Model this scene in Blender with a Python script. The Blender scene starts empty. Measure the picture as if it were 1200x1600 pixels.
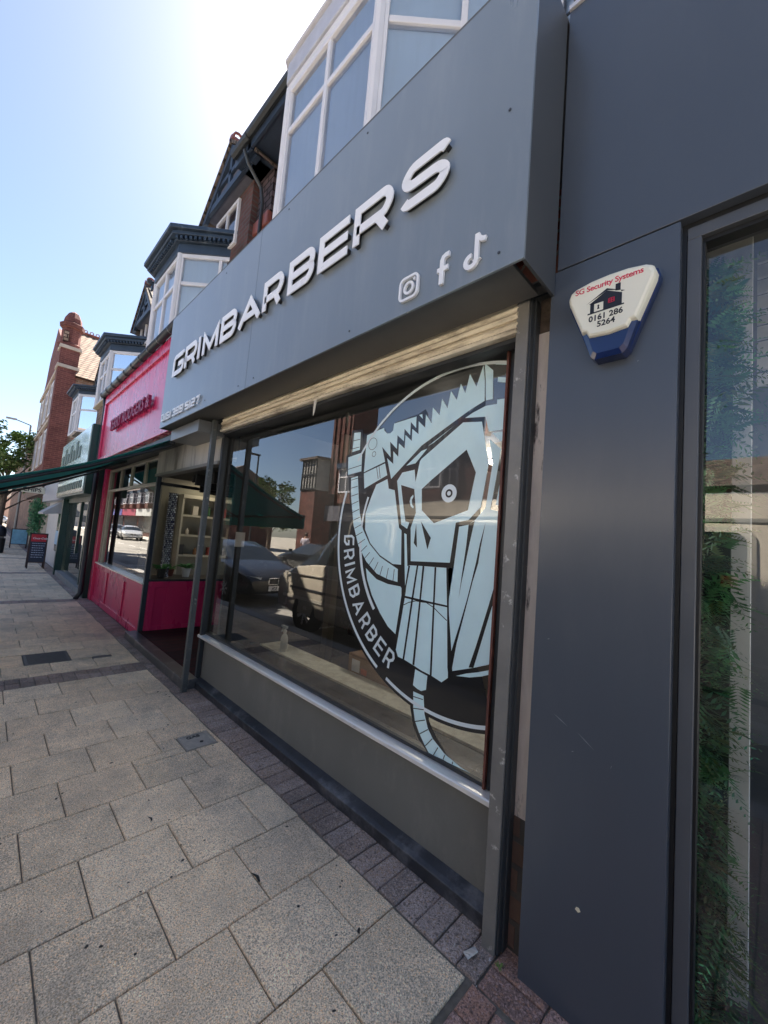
import bpy, bmesh, math, random
from mathutils import Vector, Matrix
R_ = math.radians
random.seed(7)
SC = bpy.context.scene
COL = SC.collection
# ---------------------------------------------------------------- camera, sky, sun, exposure
YAW, PIT, ROL, FPX = R_(45.1), R_(4.61), R_(4.68), 619.0
fw = Vector((-math.cos(PIT)*math.cos(YAW), math.cos(PIT)*math.sin(YAW), math.sin(PIT)))
rt = fw.cross(Vector((0, 0, 1))).normalized(); up = rt.cross(fw)
rt, up = rt*math.cos(ROL)+up*math.sin(ROL), -rt*math.sin(ROL)+up*math.cos(ROL)
cam = bpy.data.cameras.new('camera'); co = bpy.data.objects.new('camera', cam); COL.objects.link(co)
co.matrix_world = Matrix((( rt.x, up.x, -fw.x, 0), (rt.y, up.y, -fw.y, 0), (rt.z, up.z, -fw.z, 1.5), (0, 0, 0, 1)))
cam.sensor_fit = 'VERTICAL'; cam.sensor_height = 36; cam.lens = 36*FPX/1600
cam.clip_start = 0.02; cam.clip_end = 900
SC.camera = co
SC.render.resolution_x = 768; SC.render.resolution_y = 1024
SUN_EL, SUN_ROT = R_(54), R_(-47)
w = bpy.data.worlds.new('World'); SC.world = w; w.use_nodes = True
nt = w.node_tree; bgn = nt.nodes['Background']
sky = nt.nodes.new('ShaderNodeTexSky'); sky.sky_type = 'NISHITA'; sky.sun_disc = False
sky.sun_elevation = SUN_EL; sky.sun_rotation = SUN_ROT; sky.dust_density = 0.75; sky.air_density = .8; sky.ozone_density = .6
nt.links.new(sky.outputs[0], bgn.inputs[0]); bgn.inputs[1].default_value = 0.05
sl = bpy.data.lights.new('sun', 'SUN'); sl.energy = 5.0; sl.angle = R_(0.5); sl.color = (1, .92, .80)
so = bpy.data.objects.new('sun', sl); COL.objects.link(so)
sdir = Vector((math.sin(SUN_ROT)*math.cos(SUN_EL), math.cos(SUN_ROT)*math.cos(SUN_EL), math.sin(SUN_EL)))
so.rotation_euler = sdir.to_track_quat('Z', 'Y').to_euler(); so.location = (0, 0, 30)
SC.view_settings.view_transform = 'Standard'; SC.view_settings.look = 'None'; SC.view_settings.gamma = 1
SC.view_settings.exposure = 2.4

# ---------------------------------------------------------------- helpers
def tag(o, label=None, cat=None, group=None, kind=None):
    if label: o['label'] = label
    if cat: o['category'] = cat
    if group: o['group'] = group
    if kind: o['kind'] = kind
    return o
def empty(name, loc=(0, 0, 0), label=None, cat=None, group=None, rz=0):
    o = bpy.data.objects.new(name, None); COL.objects.link(o); o.location = loc; o.rotation_euler = (0, 0, rz)
    o.empty_display_size = .1
    return tag(o, label, cat, group)
class MB:
    def __init__(s): s.v = []; s.f = []; s.mi = []
    def add(s, vs, fs, m=0):
        n = len(s.v); s.v += [tuple(v) for v in vs]
        for f in fs: s.f.append(tuple(i+n for i in f)); s.mi.append(m)
        return s
    def box(s, x0, x1, y0, y1, z0, z1, m=0):
        vs = [(x, y, z) for z in (z0, z1) for y in (y0, y1) for x in (x0, x1)]
        return s.add(vs, [(0, 2, 3, 1), (4, 5, 7, 6), (0, 1, 5, 4), (2, 6, 7, 3), (0, 4, 6, 2), (1, 3, 7, 5)], m)
    def obox(s, o, u, n, u0, u1, z0, z1, d0, d1, m=0):   # o origin, u along, n outward; extents along u, z, n
        o = Vector(o); u = Vector(u); n = Vector(n)
        vs = [o+u*a+n*b+Vector((0, 0, z)) for z in (z0, z1) for b in (d0, d1) for a in (u0, u1)]
        return s.add(vs, [(0, 2, 3, 1), (4, 5, 7, 6), (0, 1, 5, 4), (2, 6, 7, 3), (0, 4, 6, 2), (1, 3, 7, 5)], m)
    def quad(s, a, b, c, d, m=0): return s.add([a, b, c, d], [(0, 1, 2, 3)], m)
    def poly(s, pts, m=0): return s.add(pts, [tuple(range(len(pts)))], m)
    def prism(s, pts, vec, m=0):                          # planar polygon extruded by vec
        n = len(pts); vec = Vector(vec); a = [Vector(p) for p in pts]; b = [p+vec for p in a]
        fs = [tuple(range(n-1, -1, -1)), tuple(range(n, 2*n))]+[(i, (i+1) % n, n+(i+1) % n, n+i) for i in range(n)]
        return s.add(a+b, fs, m)
    def tube(s, pts, r, k=8, m=0, cap=True):
        pts = [Vector(p) for p in pts]; rings = []
        if not isinstance(r, (list, tuple)): r = [r]*len(pts)
        n0 = len(s.v); vs = []; px_ = None
        for i, p in enumerate(pts):
            t = (pts[min(i+1, len(pts)-1)]-pts[max(i-1, 0)]).normalized()
            if px_ is None: px_ = t.orthogonal().normalized()
            px_ = (px_-t*px_.dot(t)).normalized(); q = t.cross(px_)
            for j in range(k):
                a = 2*math.pi*j/k; vs.append(p+(px_*math.cos(a)+q*math.sin(a))*r[i])
        fs = [(i*k+j, i*k+(j+1) % k, (i+1)*k+(j+1) % k, (i+1)*k+j) for i in range(len(pts)-1) for j in range(k)]
        if cap: fs += [tuple(range(k-1, -1, -1)), tuple(range((len(pts)-1)*k, len(pts)*k))]
        return s.add(vs, fs, m)
    def lathe(s, c, prof, k=20, m=0):
        c = Vector(c); vs = []
        for r, z in prof:
            for j in range(k):
                a = 2*math.pi*j/k; vs.append(c+Vector((r*math.cos(a), r*math.sin(a), z)))
        n = len(prof)
        fs = [(i*k+j, i*k+(j+1) % k, (i+1)*k+(j+1) % k, (i+1)*k+j) for i in range(n-1) for j in range(k)]
        fs += [tuple(range(k-1, -1, -1)), tuple(range((n-1)*k, n*k))]
        return s.add(vs, fs, m)
    def build(s, name, mat, parent=None, smooth=False, bevel=0, fix=True):
        me = bpy.data.meshes.new(name); me.from_pydata(s.v, [], s.f)
        for m in (mat if isinstance(mat, (list, tuple)) else [mat]): me.materials.append(m)
        for p, m in zip(me.polygons, s.mi): p.material_index = m; p.use_smooth = smooth
        if fix:
            bm = bmesh.new(); bm.from_mesh(me); bmesh.ops.recalc_face_normals(bm, faces=bm.faces); bm.to_mesh(me); bm.free()
        me.update()
        o = bpy.data.objects.new(name, me); COL.objects.link(o)
        if parent is not None: o.parent = parent
        if bevel:
            b = o.modifiers.new('bevel', 'BEVEL'); b.width = bevel; b.segments = 2; b.limit_method = 'ANGLE'
        return o
def ribbon(mb, pts, wd, P, depth, closed=False, m=0):
    """mitred stroke of width wd along 2D pts; P maps (a,b,d) to 3D"""
    n = len(pts); L = []; Rr = []
    V2 = [Vector(p) for p in pts]
    for i in range(n):
        a = V2[i-1] if (i > 0 or closed) else None; b = V2[i]; c = V2[(i+1) % n] if (i < n-1 or closed) else None
        d1 = (b-a).normalized() if a is not None else (c-b).normalized()
        d2 = (c-b).normalized() if c is not None else d1
        n1 = Vector((-d1.y, d1.x)); n2 = Vector((-d2.y, d2.x)); k = (n1+n2)
        k = k.normalized() if k.length > 1e-6 else n1
        sc = min(1/max(k.dot(n1), .35), 2.2)*wd/2
        L.append(b+k*sc); Rr.append(b-k*sc)
    m_ = n if closed else n-1
    vs = []
    for d in (0, depth):
        vs += [P(q.x, q.y, d) for q in L]+[P(q.x, q.y, d) for q in Rr]
    fs = []
    for i in range(m_):
        j = (i+1) % n
        fs += [(i, j, n+j, n+i), (2*n+i, 3*n+i, 3*n+j, 2*n+j), (i, 2*n+i, 2*n+j, j), (n+i, n+j, 3*n+j, 3*n+i)]
    if not closed: fs += [(0, n, 3*n, 2*n), (n-1, 3*n-1, 4*n-1, 2*n-1)]
    mb.add(vs, fs, m)
def GL(ch, W, c=.2):
    """squared sign-writer strokes on a box W x 1"""
    D = {'G': [([(W, .93), (W, 1), (c*.7, 1), (0, 1-c), (0, 0), (W-c, 0), (W, c), (W, .47), (W*.5, .47)], 0)],
     'R': [([(0, -.09), (0, 1), (W-c*.8, 1), (W, 1-c), (W, .6), (W-c, .36), (0, .36)], 0), ([(W*.66, .36), (W*.92, -.09)], 0)],
     'I': [([(0, -.09), (0, 1.09)], 0)],
     'M': [([(0, -.09), (0, .9), (W*.5, .12), (W, .9), (W, -.09)], 0)],
     'B': [([(0, 0), (0, 1), (W-c, 1), (W, 1-c*.7), (W, .62), (W-.1, .5), (W, .4), (W, c), (W-c, 0)], 1), ([(0, .5), (W-.12, .5)], 0)],
     'A': [([(0, -.09), (W*.5, .93), (W, -.09)], 0), ([(W*.24, .25), (W*.76, .25)], 0)],
     'E': [([(W+.09, 1), (0, 1), (0, 0), (W+.09, 0)], 0), ([(0, .5), (W+.05, .5)], 0)],
     'S': [([(W, .88), (W-.08, 1), (c, 1), (0, 1-c), (0, .66), (c*.7, .52), (W-c, .5), (W, .34), (W, c), (W-c, 0), (.08, 0), (0, .12)], 0)],
     '0': [([(0, c*.5), (0, 1), (W-c*.5, 1), (W, 1-c*.5), (W, 0), (c*.5, 0)], 1)],
     '1': [([(W*.5, -.09), (W*.5, 1.09)], 0)],
     '6': [([(W, 1), (c*.5, 1), (0, 1-c), (0, 0), (W, 0), (W, .52), (0, .52)], 0)],
     '3': [([(0, 1), (W, 1), (W, 0), (0, 0)], 0), ([(W*.3, .5), (W, .5)], 0)],
     '9': [([(0, 0), (W-c*.5, 0), (W, c), (W, 1), (0, 1), (0, .48), (W, .48)], 0)],
     '5': [([(W, 1), (0, 1), (0, .53), (W, .53), (W, 0), (0, 0)], 0)],
     '2': [([(0, 1), (W, 1), (W, .5), (0, .5), (0, 0), (W, 0)], 0)],
     '7': [([(0, 1), (W, 1), (W*.45, -.09)], 0)]}
    return D[ch]
def fillet(pts, closed, keep=lambda p: False, r=.13):
    out = []; n = len(pts)
    for i, p in enumerate(pts):
        if (not closed and i in (0, n-1)) or keep(p): out.append(p); continue
        a, b, c = Vector(pts[i-1]), Vector(p), Vector(pts[(i+1) % n]); d1 = min(r, (a-b).length*.48); d2 = min(r, (c-b).length*.48)
        q0 = b+(a-b).normalized()*d1; q1 = b+(c-b).normalized()*d2
        for t in (0, .33, .67, 1): out.append(tuple(q0.lerp(b, t).lerp(b.lerp(q1, t), t)))
    return out
def GLR(ch, W, c=.2):
    res = []
    for pts, cl in GL(ch, W, c):
        if ch in 'GS': pts = fillet(pts, cl, (lambda p: ch == 'G' and p[0] == 0 and p[1] == 0))
        elif ch in 'RB' and len(pts) > 2: pts = fillet(pts, cl, lambda p: p[0] == 0)
        res.append((pts, cl))
    return res
def arc(cx, cy, r, a0, a1, n=20, ry=None):
    ry = ry or r
    return [(cx+r*math.cos(R_(a0+(a1-a0)*i/n)), cy+ry*math.sin(R_(a0+(a1-a0)*i/n))) for i in range(n+1)]
def text_mesh(txt, size, ext, mat, name, parent, M, bold=0, shear=0, space=1, align='LEFT'):
    cu = bpy.data.curves.new('t', 'FONT'); cu.body = txt; cu.size = size; cu.extrude = ext; cu.offset = bold; cu.shear = shear
    cu.space_character = space; cu.align_x = align; cu.resolution_u = 3
    ob = bpy.data.objects.new('t', cu); COL.objects.link(ob)
    dg = bpy.context.evaluated_depsgraph_get(); me = bpy.data.meshes.new_from_object(ob.evaluated_get(dg))
    bpy.data.objects.remove(ob); me.name = name; me.materials.clear(); me.materials.append(mat); me.transform(M)
    o = bpy.data.objects.new(name, me); COL.objects.link(o)
    if parent is not None: o.parent = parent
    return o
def M_face(x, y, z):                       # text on a face that looks towards -Y
    return Matrix.Translation((x, y, z)) @ Matrix.Rotation(R_(90), 4, 'X')
def M_px(x, y, z, rz=90):                  # text on a face turned by rz about Z
    return Matrix.Translation((x, y, z)) @ Matrix.Rotation(R_(rz), 4, 'Z') @ Matrix.Rotation(R_(90), 4, 'X')

# ---------------------------------------------------------------- materials
def mat(name, col, rough=.5, metal=0, var=.12, sc=6, bump=0, bsc=40, spec=.5, coat=0, crough=.15, stretch=None, rvar=.1, dirt=None, dsc=1.5, dlo=.52, dhi=.7):
    m = bpy.data.materials.new(name); m.use_nodes = True; n = m.node_tree; b = n.nodes['Principled BSDF']; L = n.links.new
    b.inputs['Roughness'].default_value = rough; b.inputs['Metallic'].default_value = metal
    b.inputs['Specular IOR Level'].default_value = spec; b.inputs['Coat Weight'].default_value = coat
    b.inputs['Coat Roughness'].default_value = crough
    tc = n.nodes.new('ShaderNodeTexCoord'); mp = n.nodes.new('ShaderNodeMapping'); L(tc.outputs['Object'], mp.inputs[0])
    if stretch: mp.inputs['Scale'].default_value = stretch
    nz = n.nodes.new('ShaderNodeTexNoise'); nz.inputs['Scale'].default_value = sc; nz.inputs['Detail'].default_value = 6; nz.inputs['Roughness'].default_value = .6
    L(mp.outputs[0], nz.inputs[0])
    r = n.nodes.new('ShaderNodeValToRGB'); r.color_ramp.elements[0].position = .3; r.color_ramp.elements[1].position = .7
    r.color_ramp.elements[0].color = tuple(c*(1-var) for c in col)+(1,); r.color_ramp.elements[1].color = tuple(min(1, c*(1+var)) for c in col)+(1,)
    L(nz.outputs[0], r.inputs[0]); out = r.outputs[0]
    if dirt:
        n2 = n.nodes.new('ShaderNodeTexNoise'); n2.inputs['Scale'].default_value = dsc; n2.inputs['Detail'].default_value = 9; n2.inputs['Roughness'].default_value = .68
        L(mp.outputs[0], n2.inputs[0]); r2 = n.nodes.new('ShaderNodeValToRGB'); r2.color_ramp.elements[0].position = dlo; r2.color_ramp.elements[1].position = dhi
        L(n2.outputs[0], r2.inputs[0]); mx = n.nodes.new('ShaderNodeMixRGB'); L(r2.outputs[0], mx.inputs[0]); L(out, mx.inputs[1]); mx.inputs[2].default_value = tuple(dirt)+(1,); out = mx.outputs[0]
    L(out, b.inputs['Base Color'])
    if rvar:
        mr = n.nodes.new('ShaderNodeMapRange'); mr.inputs[3].default_value = max(.02, rough-rvar); mr.inputs[4].default_value = min(1, rough+rvar)
        L(nz.outputs[0], mr.inputs[0]); L(mr.outputs[0], b.inputs['Roughness'])
    if bump:
        nb = n.nodes.new('ShaderNodeTexNoise'); nb.inputs['Scale'].default_value = bsc; nb.inputs['Detail'].default_value = 4; L(mp.outputs[0], nb.inputs[0])
        bp = n.nodes.new('ShaderNodeBump'); bp.inputs['Strength'].default_value = bump; bp.inputs['Distance'].default_value = .01
        L(nb.outputs[0], bp.inputs['Height']); L(bp.outputs[0], b.inputs['Normal'])
    return m
def brick_mat(name, c1, c2, mortar, axis='y', bw=.225, bh=.075, sq=1.0, var=.35, rough=.85, ms=.012, freq=2):
    m = bpy.data.materials.new(name); m.use_nodes = True; n = m.node_tree; b = n.nodes['Principled BSDF']; L = n.links.new
    b.inputs['Roughness'].default_value = rough; b.inputs['Specular IOR Level'].default_value = .25
    tc = n.nodes.new('ShaderNodeTexCoord'); sx = n.nodes.new('ShaderNodeSeparateXYZ'); L(tc.outputs['Object'], sx.inputs[0])
    cx = n.nodes.new('ShaderNodeCombineXYZ'); ad = n.nodes.new('ShaderNodeMath'); ad.operation = 'ADD'
    L(sx.outputs['X'], ad.inputs[0]); L(sx.outputs['Y'], ad.inputs[1])
    L(ad.outputs[0] if axis == 'xy' else sx.outputs['X' if axis == 'y' else 'Y'], cx.inputs['X']); L(sx.outputs['Z'], cx.inputs['Y'])
    br = n.nodes.new('ShaderNodeTexBrick'); L(cx.outputs[0], br.inputs[0])
    br.inputs['Color1'].default_value = c1+(1,); br.inputs['Color2'].default_value = c2+(1,); br.inputs['Mortar'].default_value = mortar+(1,)
    br.inputs['Scale'].default_value = 1; br.inputs['Mortar Size'].default_value = ms; br.inputs['Brick Width'].default_value = bw; br.inputs['Row Height'].default_value = bh
    br.inputs['Mortar Smooth'].default_value = .2; br.offset_frequency = freq
    nz = n.nodes.new('ShaderNodeTexNoise'); nz.inputs['Scale'].default_value = 3; nz.inputs['Detail'].default_value = 8; L(tc.outputs['Object'], nz.inputs[0])
    mr = n.nodes.new('ShaderNodeMapRange'); mr.inputs[1].default_value = .3; mr.inputs[2].default_value = .7; mr.inputs[3].default_value = 1-var; mr.inputs[4].default_value = 1+var; L(nz.outputs[0], mr.inputs[0])
    mu = n.nodes.new('ShaderNodeVectorMath'); mu.operation = 'SCALE'; L(br.outputs['Color'], mu.inputs[0]); L(mr.outputs[0], mu.inputs['Scale'])
    L(mu.outputs[0], b.inputs['Base Color'])
    bp = n.nodes.new('ShaderNodeBump'); bp.inputs['Strength'].default_value = .6; bp.inputs['Distance'].default_value = .01; bp.invert = True
    L(br.outputs['Fac'], bp.inputs['Height']); L(bp.outputs[0], b.inputs['Normal'])
    return m
def glass_mat(name, ior=1.65, tint=(1, 1, 1), smear=0):
    m = bpy.data.materials.new(name); m.use_nodes = True; n = m.node_tree; L = n.links.new
    n.nodes.remove(n.nodes['Principled BSDF']); o = n.nodes['Material Output']
    t = n.nodes.new('ShaderNodeBsdfTransparent'); t.inputs[0].default_value = tint+(1,)
    g = n.nodes.new('ShaderNodeBsdfGlossy'); g.inputs['Roughness'].default_value = .0; g.inputs[0].default_value = (1, 1, 1, 1)
    fr = n.nodes.new('ShaderNodeFresnel'); fr.inputs[0].default_value = ior
    mx = n.nodes.new('ShaderNodeMixShader'); L(fr.outputs[0], mx.inputs[0]); L(t.outputs[0], mx.inputs[1]); L(g.outputs[0], mx.inputs[2])
    tc = n.nodes.new('ShaderNodeTexCoord')
    nb = n.nodes.new('ShaderNodeTexNoise'); nb.inputs['Scale'].default_value = .9; nb.inputs['Detail'].default_value = 1; L(tc.outputs['Object'], nb.inputs[0])
    bp = n.nodes.new('ShaderNodeBump'); bp.inputs['Strength'].default_value = .12; bp.inputs['Distance'].default_value = .01; L(nb.outputs[0], bp.inputs['Height']); L(bp.outputs[0], g.inputs['Normal'])
    last = mx.outputs[0]
    if smear:                                                   # dried streaks and dust on the glass
        mp = n.nodes.new('ShaderNodeMapping'); mp.inputs['Scale'].default_value = (9, 9, .9); L(tc.outputs['Object'], mp.inputs[0])
        nz = n.nodes.new('ShaderNodeTexNoise'); nz.inputs['Scale'].default_value = 2.2; nz.inputs['Detail'].default_value = 6; L(mp.outputs[0], nz.inputs[0])
        mr = n.nodes.new('ShaderNodeMapRange'); mr.inputs[1].default_value = .45; mr.inputs[2].default_value = .85; mr.inputs[3].default_value = 0; mr.inputs[4].default_value = smear; L(nz.outputs[0], mr.inputs[0])
        df = n.nodes.new('ShaderNodeBsdfDiffuse'); df.inputs[0].default_value = (.5, .5, .48, 1)
        m2 = n.nodes.new('ShaderNodeMixShader'); L(mr.outputs[0], m2.inputs[0]); L(last, m2.inputs[1]); L(df.outputs[0], m2.inputs[2]); last = m2.outputs[0]
    L(last, o.inputs[0]); return m
def island_mat(name, base, var, speck, sscale, rough=.85, stain=(.1, .09, .08), gum=True, bump=.5, hue=.05):
    """paving: each slab its own tone, exposed aggregate, stains and trodden gum"""
    m = bpy.data.materials.new(name); m.use_nodes = True; n = m.node_tree; b = n.nodes['Principled BSDF']; L = n.links.new
    b.inputs['Roughness'].default_value = rough; b.inputs['Specular IOR Level'].default_value = .35
    geo = n.nodes.new('ShaderNodeNewGeometry'); tc = n.nodes.new('ShaderNodeTexCoord')
    r = n.nodes.new('ShaderNodeValToRGB'); r.color_ramp.elements[0].color = tuple(c*(1-var) for c in base)+(1,)
    r.color_ramp.elements[1].color = tuple(c*(1+var) for c in base)+(1,)
    e = r.color_ramp.elements.new(.5); e.color = (base[0]*(1+hue), base[1]*.99, base[2]*(1-hue), 1)
    L(geo.outputs['Random Per Island'], r.inputs[0]); out = r.outputs[0]
    def mixby(fac, colr, o_, blend='MIX'):
        mx = n.nodes.new('ShaderNodeMixRGB'); mx.blend_type = blend; L(fac, mx.inputs[0]); L(o_, mx.inputs[1]); mx.inputs[2].default_value = colr+(1,); return mx.outputs[0]
    def ramp(src, a, b_, inv=False):
        mr = n.nodes.new('ShaderNodeMapRange'); mr.inputs[1].default_value = a; mr.inputs[2].default_value = b_
        mr.inputs[3].default_value = 1 if inv else 0; mr.inputs[4].default_value = 0 if inv else 1; L(src, mr.inputs[0]); return mr.outputs[0]
    vo = n.nodes.new('ShaderNodeTexVoronoi'); vo.inputs['Scale'].default_value = sscale; L(tc.outputs['Object'], vo.inputs[0])
    sep = n.nodes.new('ShaderNodeSeparateColor'); L(vo.outputs['Color'], sep.inputs[0])
    out = mixby(ramp(sep.outputs[0], .6, .95), tuple(min(1, c*speck) for c in base), out)
    out = mixby(ramp(sep.outputs[1], .76, 1.0), tuple(c*.45 for c in base), out)
    out = mixby(ramp(sep.outputs[2], .8, 1), (min(1, base[0]*1.2), base[1]*.98, base[2]*.75), out)
    nz = n.nodes.new('ShaderNodeTexNoise'); nz.inputs['Scale'].default_value = 1.3; nz.inputs['Detail'].default_value = 10; nz.inputs['Roughness'].default_value = .65; L(tc.outputs['Object'], nz.inputs[0])
    f = ramp(nz.outputs[0], .5, .72); sc_ = n.nodes.new('ShaderNodeMath'); sc_.operation = 'MULTIPLY'; sc_.inputs[1].default_value = .75; L(f, sc_.inputs[0])
    out = mixby(sc_.outputs[0], stain, out)
    if gum:
        for s_, th in ((5.3, .042), (3.1, .035), (11, .05)):
            v2 = n.nodes.new('ShaderNodeTexVoronoi'); v2.inputs['Scale'].default_value = s_; n3 = n.nodes.new('ShaderNodeTexNoise'); n3.inputs['Scale'].default_value = 14; L(tc.outputs['Object'], n3.inputs[0])
            va = n.nodes.new('ShaderNodeVectorMath'); va.operation = 'MULTIPLY_ADD'; L(n3.outputs['Color'], va.inputs[0]); va.inputs[1].default_value = (.05, .05, 0); L(tc.outputs['Object'], va.inputs[2])
            L(va.outputs[0], v2.inputs[0]); out = mixby(ramp(v2.outputs['Distance'], th, th*1.35, True), (.035, .033, .033), out)
    # sand-grain contrast between the stones
    ng = n.nodes.new('ShaderNodeTexNoise'); ng.inputs['Scale'].default_value = 210; ng.inputs['Detail'].default_value = 3; L(tc.outputs['Object'], ng.inputs[0])
    mg = n.nodes.new('ShaderNodeMapRange'); mg.inputs[1].default_value = .34; mg.inputs[2].default_value = .66; mg.inputs[3].default_value = .55; mg.inputs[4].default_value = 1.35; L(ng.outputs[0], mg.inputs[0])
    nm = n.nodes.new('ShaderNodeTexNoise'); nm.inputs['Scale'].default_value = 7; nm.inputs['Detail'].default_value = 8; nm.inputs['Roughness'].default_value = .7; L(tc.outputs['Object'], nm.inputs[0])
    mm = n.nodes.new('ShaderNodeMapRange'); mm.inputs[1].default_value = .3; mm.inputs[2].default_value = .7; mm.inputs[3].default_value = .80; mm.inputs[4].default_value = 1.14; L(nm.outputs[0], mm.inputs[0])
    mk_ = n.nodes.new('ShaderNodeMath'); mk_.operation = 'MULTIPLY'; L(mg.outputs[0], mk_.inputs[0]); L(mm.outputs[0], mk_.inputs[1])
    vs_ = n.nodes.new('ShaderNodeVectorMath'); vs_.operation = 'SCALE'; L(out, vs_.inputs[0]); L(mk_.outputs[0], vs_.inputs['Scale']); out = vs_.outputs[0]
    L(out, b.inputs['Base Color'])
    bp = n.nodes.new('ShaderNodeBump'); bp.inputs['Strength'].default_value = bump; bp.inputs['Distance'].default_value = .004
    L(sep.outputs[0], bp.inputs['Height']); L(bp.outputs[0], b.inputs['Normal'])
    return m
anthr = mat('anthracite_powder_coat', (.19, .225, .265), .30, 0, .06, 1.2, .04, 300, .6, .15, stretch=(2.2, 2.2, .35), rvar=.07, dirt=(.245, .275, .31), dsc=3, dlo=.5, dhi=.8)
anthr2 = mat('blue_grey_cladding', (.072, .084, .106), .33, 0, .05, 1.5, 0, 40, .6, .12, rvar=.05, stretch=(2, 2, .5), dirt=(.092, .102, .12), dlo=.5, dhi=.85)
frame2 = mat('window_frame_grey', (.085, .092, .105), .38, 0, .05)
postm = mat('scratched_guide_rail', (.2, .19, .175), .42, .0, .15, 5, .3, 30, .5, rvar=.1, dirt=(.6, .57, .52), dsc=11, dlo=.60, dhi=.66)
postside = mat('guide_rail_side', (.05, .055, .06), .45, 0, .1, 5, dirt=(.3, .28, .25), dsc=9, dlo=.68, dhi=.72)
oldpost = mat('chipped_painted_rail', (.09, .1, .105), .45, .2, .2, 8, .4, 30, dirt=(.34, .33, .31), dsc=22, dlo=.60, dhi=.68)
riserm = mat('grey_stall_riser_board', (.165, .163, .15), .5, 0, .08, 2, .05, 60, .5, stretch=(1.5, 1.5, .8), dirt=(.25, .24, .215), dsc=2.2, dlo=.5, dhi=.8)
plinthm = mat('black_painted_plinth', (.035, .036, .042), .35, 0, .3, 6, .3, 30, .5, dirt=(.13, .13, .14), dsc=5, dlo=.52, dhi=.68)
silver = mat('brushed_metal_sill', (.90, .87, .83), .30, .35, .08, 10, .08, 120, stretch=(.4, 6, 6), rvar=.08, dirt=(.5, .44, .36), dsc=3, dlo=.5, dhi=.8)
blackm = mat('matt_black', (.012, .013, .015), .5)
darkm = mat('dark_trim', (.03, .033, .037), .45)
soffm = mat('soffit_grey', (.10, .10, .10), .5)
shutm = mat('weathered_shutter_slats', (.88, .78, .62), .45, .1, .16, 5, .4, 25, .5, stretch=(.9, 2, 5), dirt=(.20, .14, .09), dsc=3, dlo=.50, dhi=.72)
rust = mat('rusty_bead', (.16, .055, .04), .6, 0, .3, 12)
whitep = mat('white_plastic', (.85, .85, .86), .35, 0, .03)
letterw = mat('white_acrylic', (.85, .86, .9), .3, 0, .02)
lettershade = mat('letter_shadow_black', (.02, .02, .022), .4)  # black for the soft shadow behind the sign letters
vinyl = mat('pale_blue_vinyl', (.70, .92, .95), .4, 0, .05, 4, coat=1, crough=.02)
vinylw = mat('white_vinyl', (.80, .88, .90), .4, 0, .03, 4, coat=1, crough=.02)
vinylk = mat('black_vinyl', (.006, .007, .009), .4, 0, .1, coat=1, crough=.02)
glass = glass_mat('shop_glass', 2.4, (.95, .97, .97), .014)
glass2 = glass_mat('neighbour_glass', 2.0, (.9, .93, .93), .02)
glass3 = glass_mat('plain_glass', 1.6, (.9, .93, .92), 0)
glassh = glass_mat('upper_window_glass', 1.75, (.93, .95, .97), .05)
pinkm = mat('magenta_paint', (.62, .035, .13), .28, 0, .06, 2, .05, 40, .5, stretch=(2, 2, .5), coat=.2, dirt=(.50, .04, .13), dlo=.55, dhi=.8)
pinkd = mat('shadowed_pink_letter', (.28, .02, .09), .5)  # pink lettering, its shadows put into a darker colour
pvc = mat('white_upvc', (.66, .645, .68), .35, 0, .05, 3)
blind = mat('sky_tinted_blind', (.60, .68, .78), .8, 0, .06, .8)  # pale blue includes the sky reflection of the upper panes
cornice = mat('navy_cornice_paint', (.028, .045, .075), .45, 0, .25, 4, .2, 20, dirt=(.10, .13, .17), dsc=5, dlo=.6, dhi=.75)
eavem = mat('navy_eaves_paint', (.022, .035, .06), .5, 0, .2, 4)
oppbrick = brick_mat('shade_dark_brick', (.13, .04, .03), (.09, .03, .025), (.09, .07, .06), 'xy')  # brick darkened: weak light across the road put into its colour
opppale = mat('shade_dark_render', (.30, .29, .27), .8)  # pale render toned down for the same weak light on those fronts
redbrick = brick_mat('red_brick', (.30, .085, .055), (.2, .05, .035), (.22, .17, .14), 'xy')
redbrick2 = brick_mat('bright_red_brick', (.15, .055, .05), (.11, .042, .04), (.22, .1, .08), 'xy', ms=.006, var=.2)
brownbrick = brick_mat('brown_brick', (.22, .12, .09), (.12, .07, .055), (.2, .17, .15), 'xy')
terr = mat('terracotta_band', (.22, .07, .055), .5, 0, .2, 5)
stone = mat('buff_stone', (.5, .44, .36), .8, 0, .15, 5, .3)
tileh = brick_mat('hung_tiles', (.10, .07, .075), (.055, .045, .055), (.012, .01, .012), 'xy', .17, .1, ms=.012)
rooft = brick_mat('roof_tiles', (.30, .21, .16), (.23, .16, .12), (.05, .03, .025), 'xy', .22, .13, ms=.02, var=.25)
roofd = brick_mat('dark_roof_tiles', (.16, .12, .1), (.1, .08, .075), (.03, .025, .02), 'xy', .22, .13, ms=.014)
render_ = mat('grey_render', (.48, .46, .42), .85, 0, .2, 3, .5, 30, stretch=(2, 2, .4), dirt=(.12, .11, .1), dsc=2.5, dlo=.5, dhi=.7)
cream = mat('cream_wall_paint', (.20, .19, .16), .7, 0, .05)
creamd = mat('weathered_plaster_pilaster', (.66, .58, .52), .8, 0, .15, 6, .3, 40, stretch=(3, 3, .6), dirt=(.06, .05, .05), dsc=3, dlo=.56, dhi=.62)
greenp = mat('dark_green_paint', (.012, .05, .045), .35, 0, .1)
greenc = mat('green_awning_canvas', (.04, .33, .31), .7, 0, .15, 3, .1, 200)
nta = greenc.node_tree; pb_ = nta.nodes['Principled BSDF']; tr_ = nta.nodes.new('ShaderNodeBsdfTranslucent'); tr_.inputs[0].default_value = (.05, .42, .38, 1)
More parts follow.
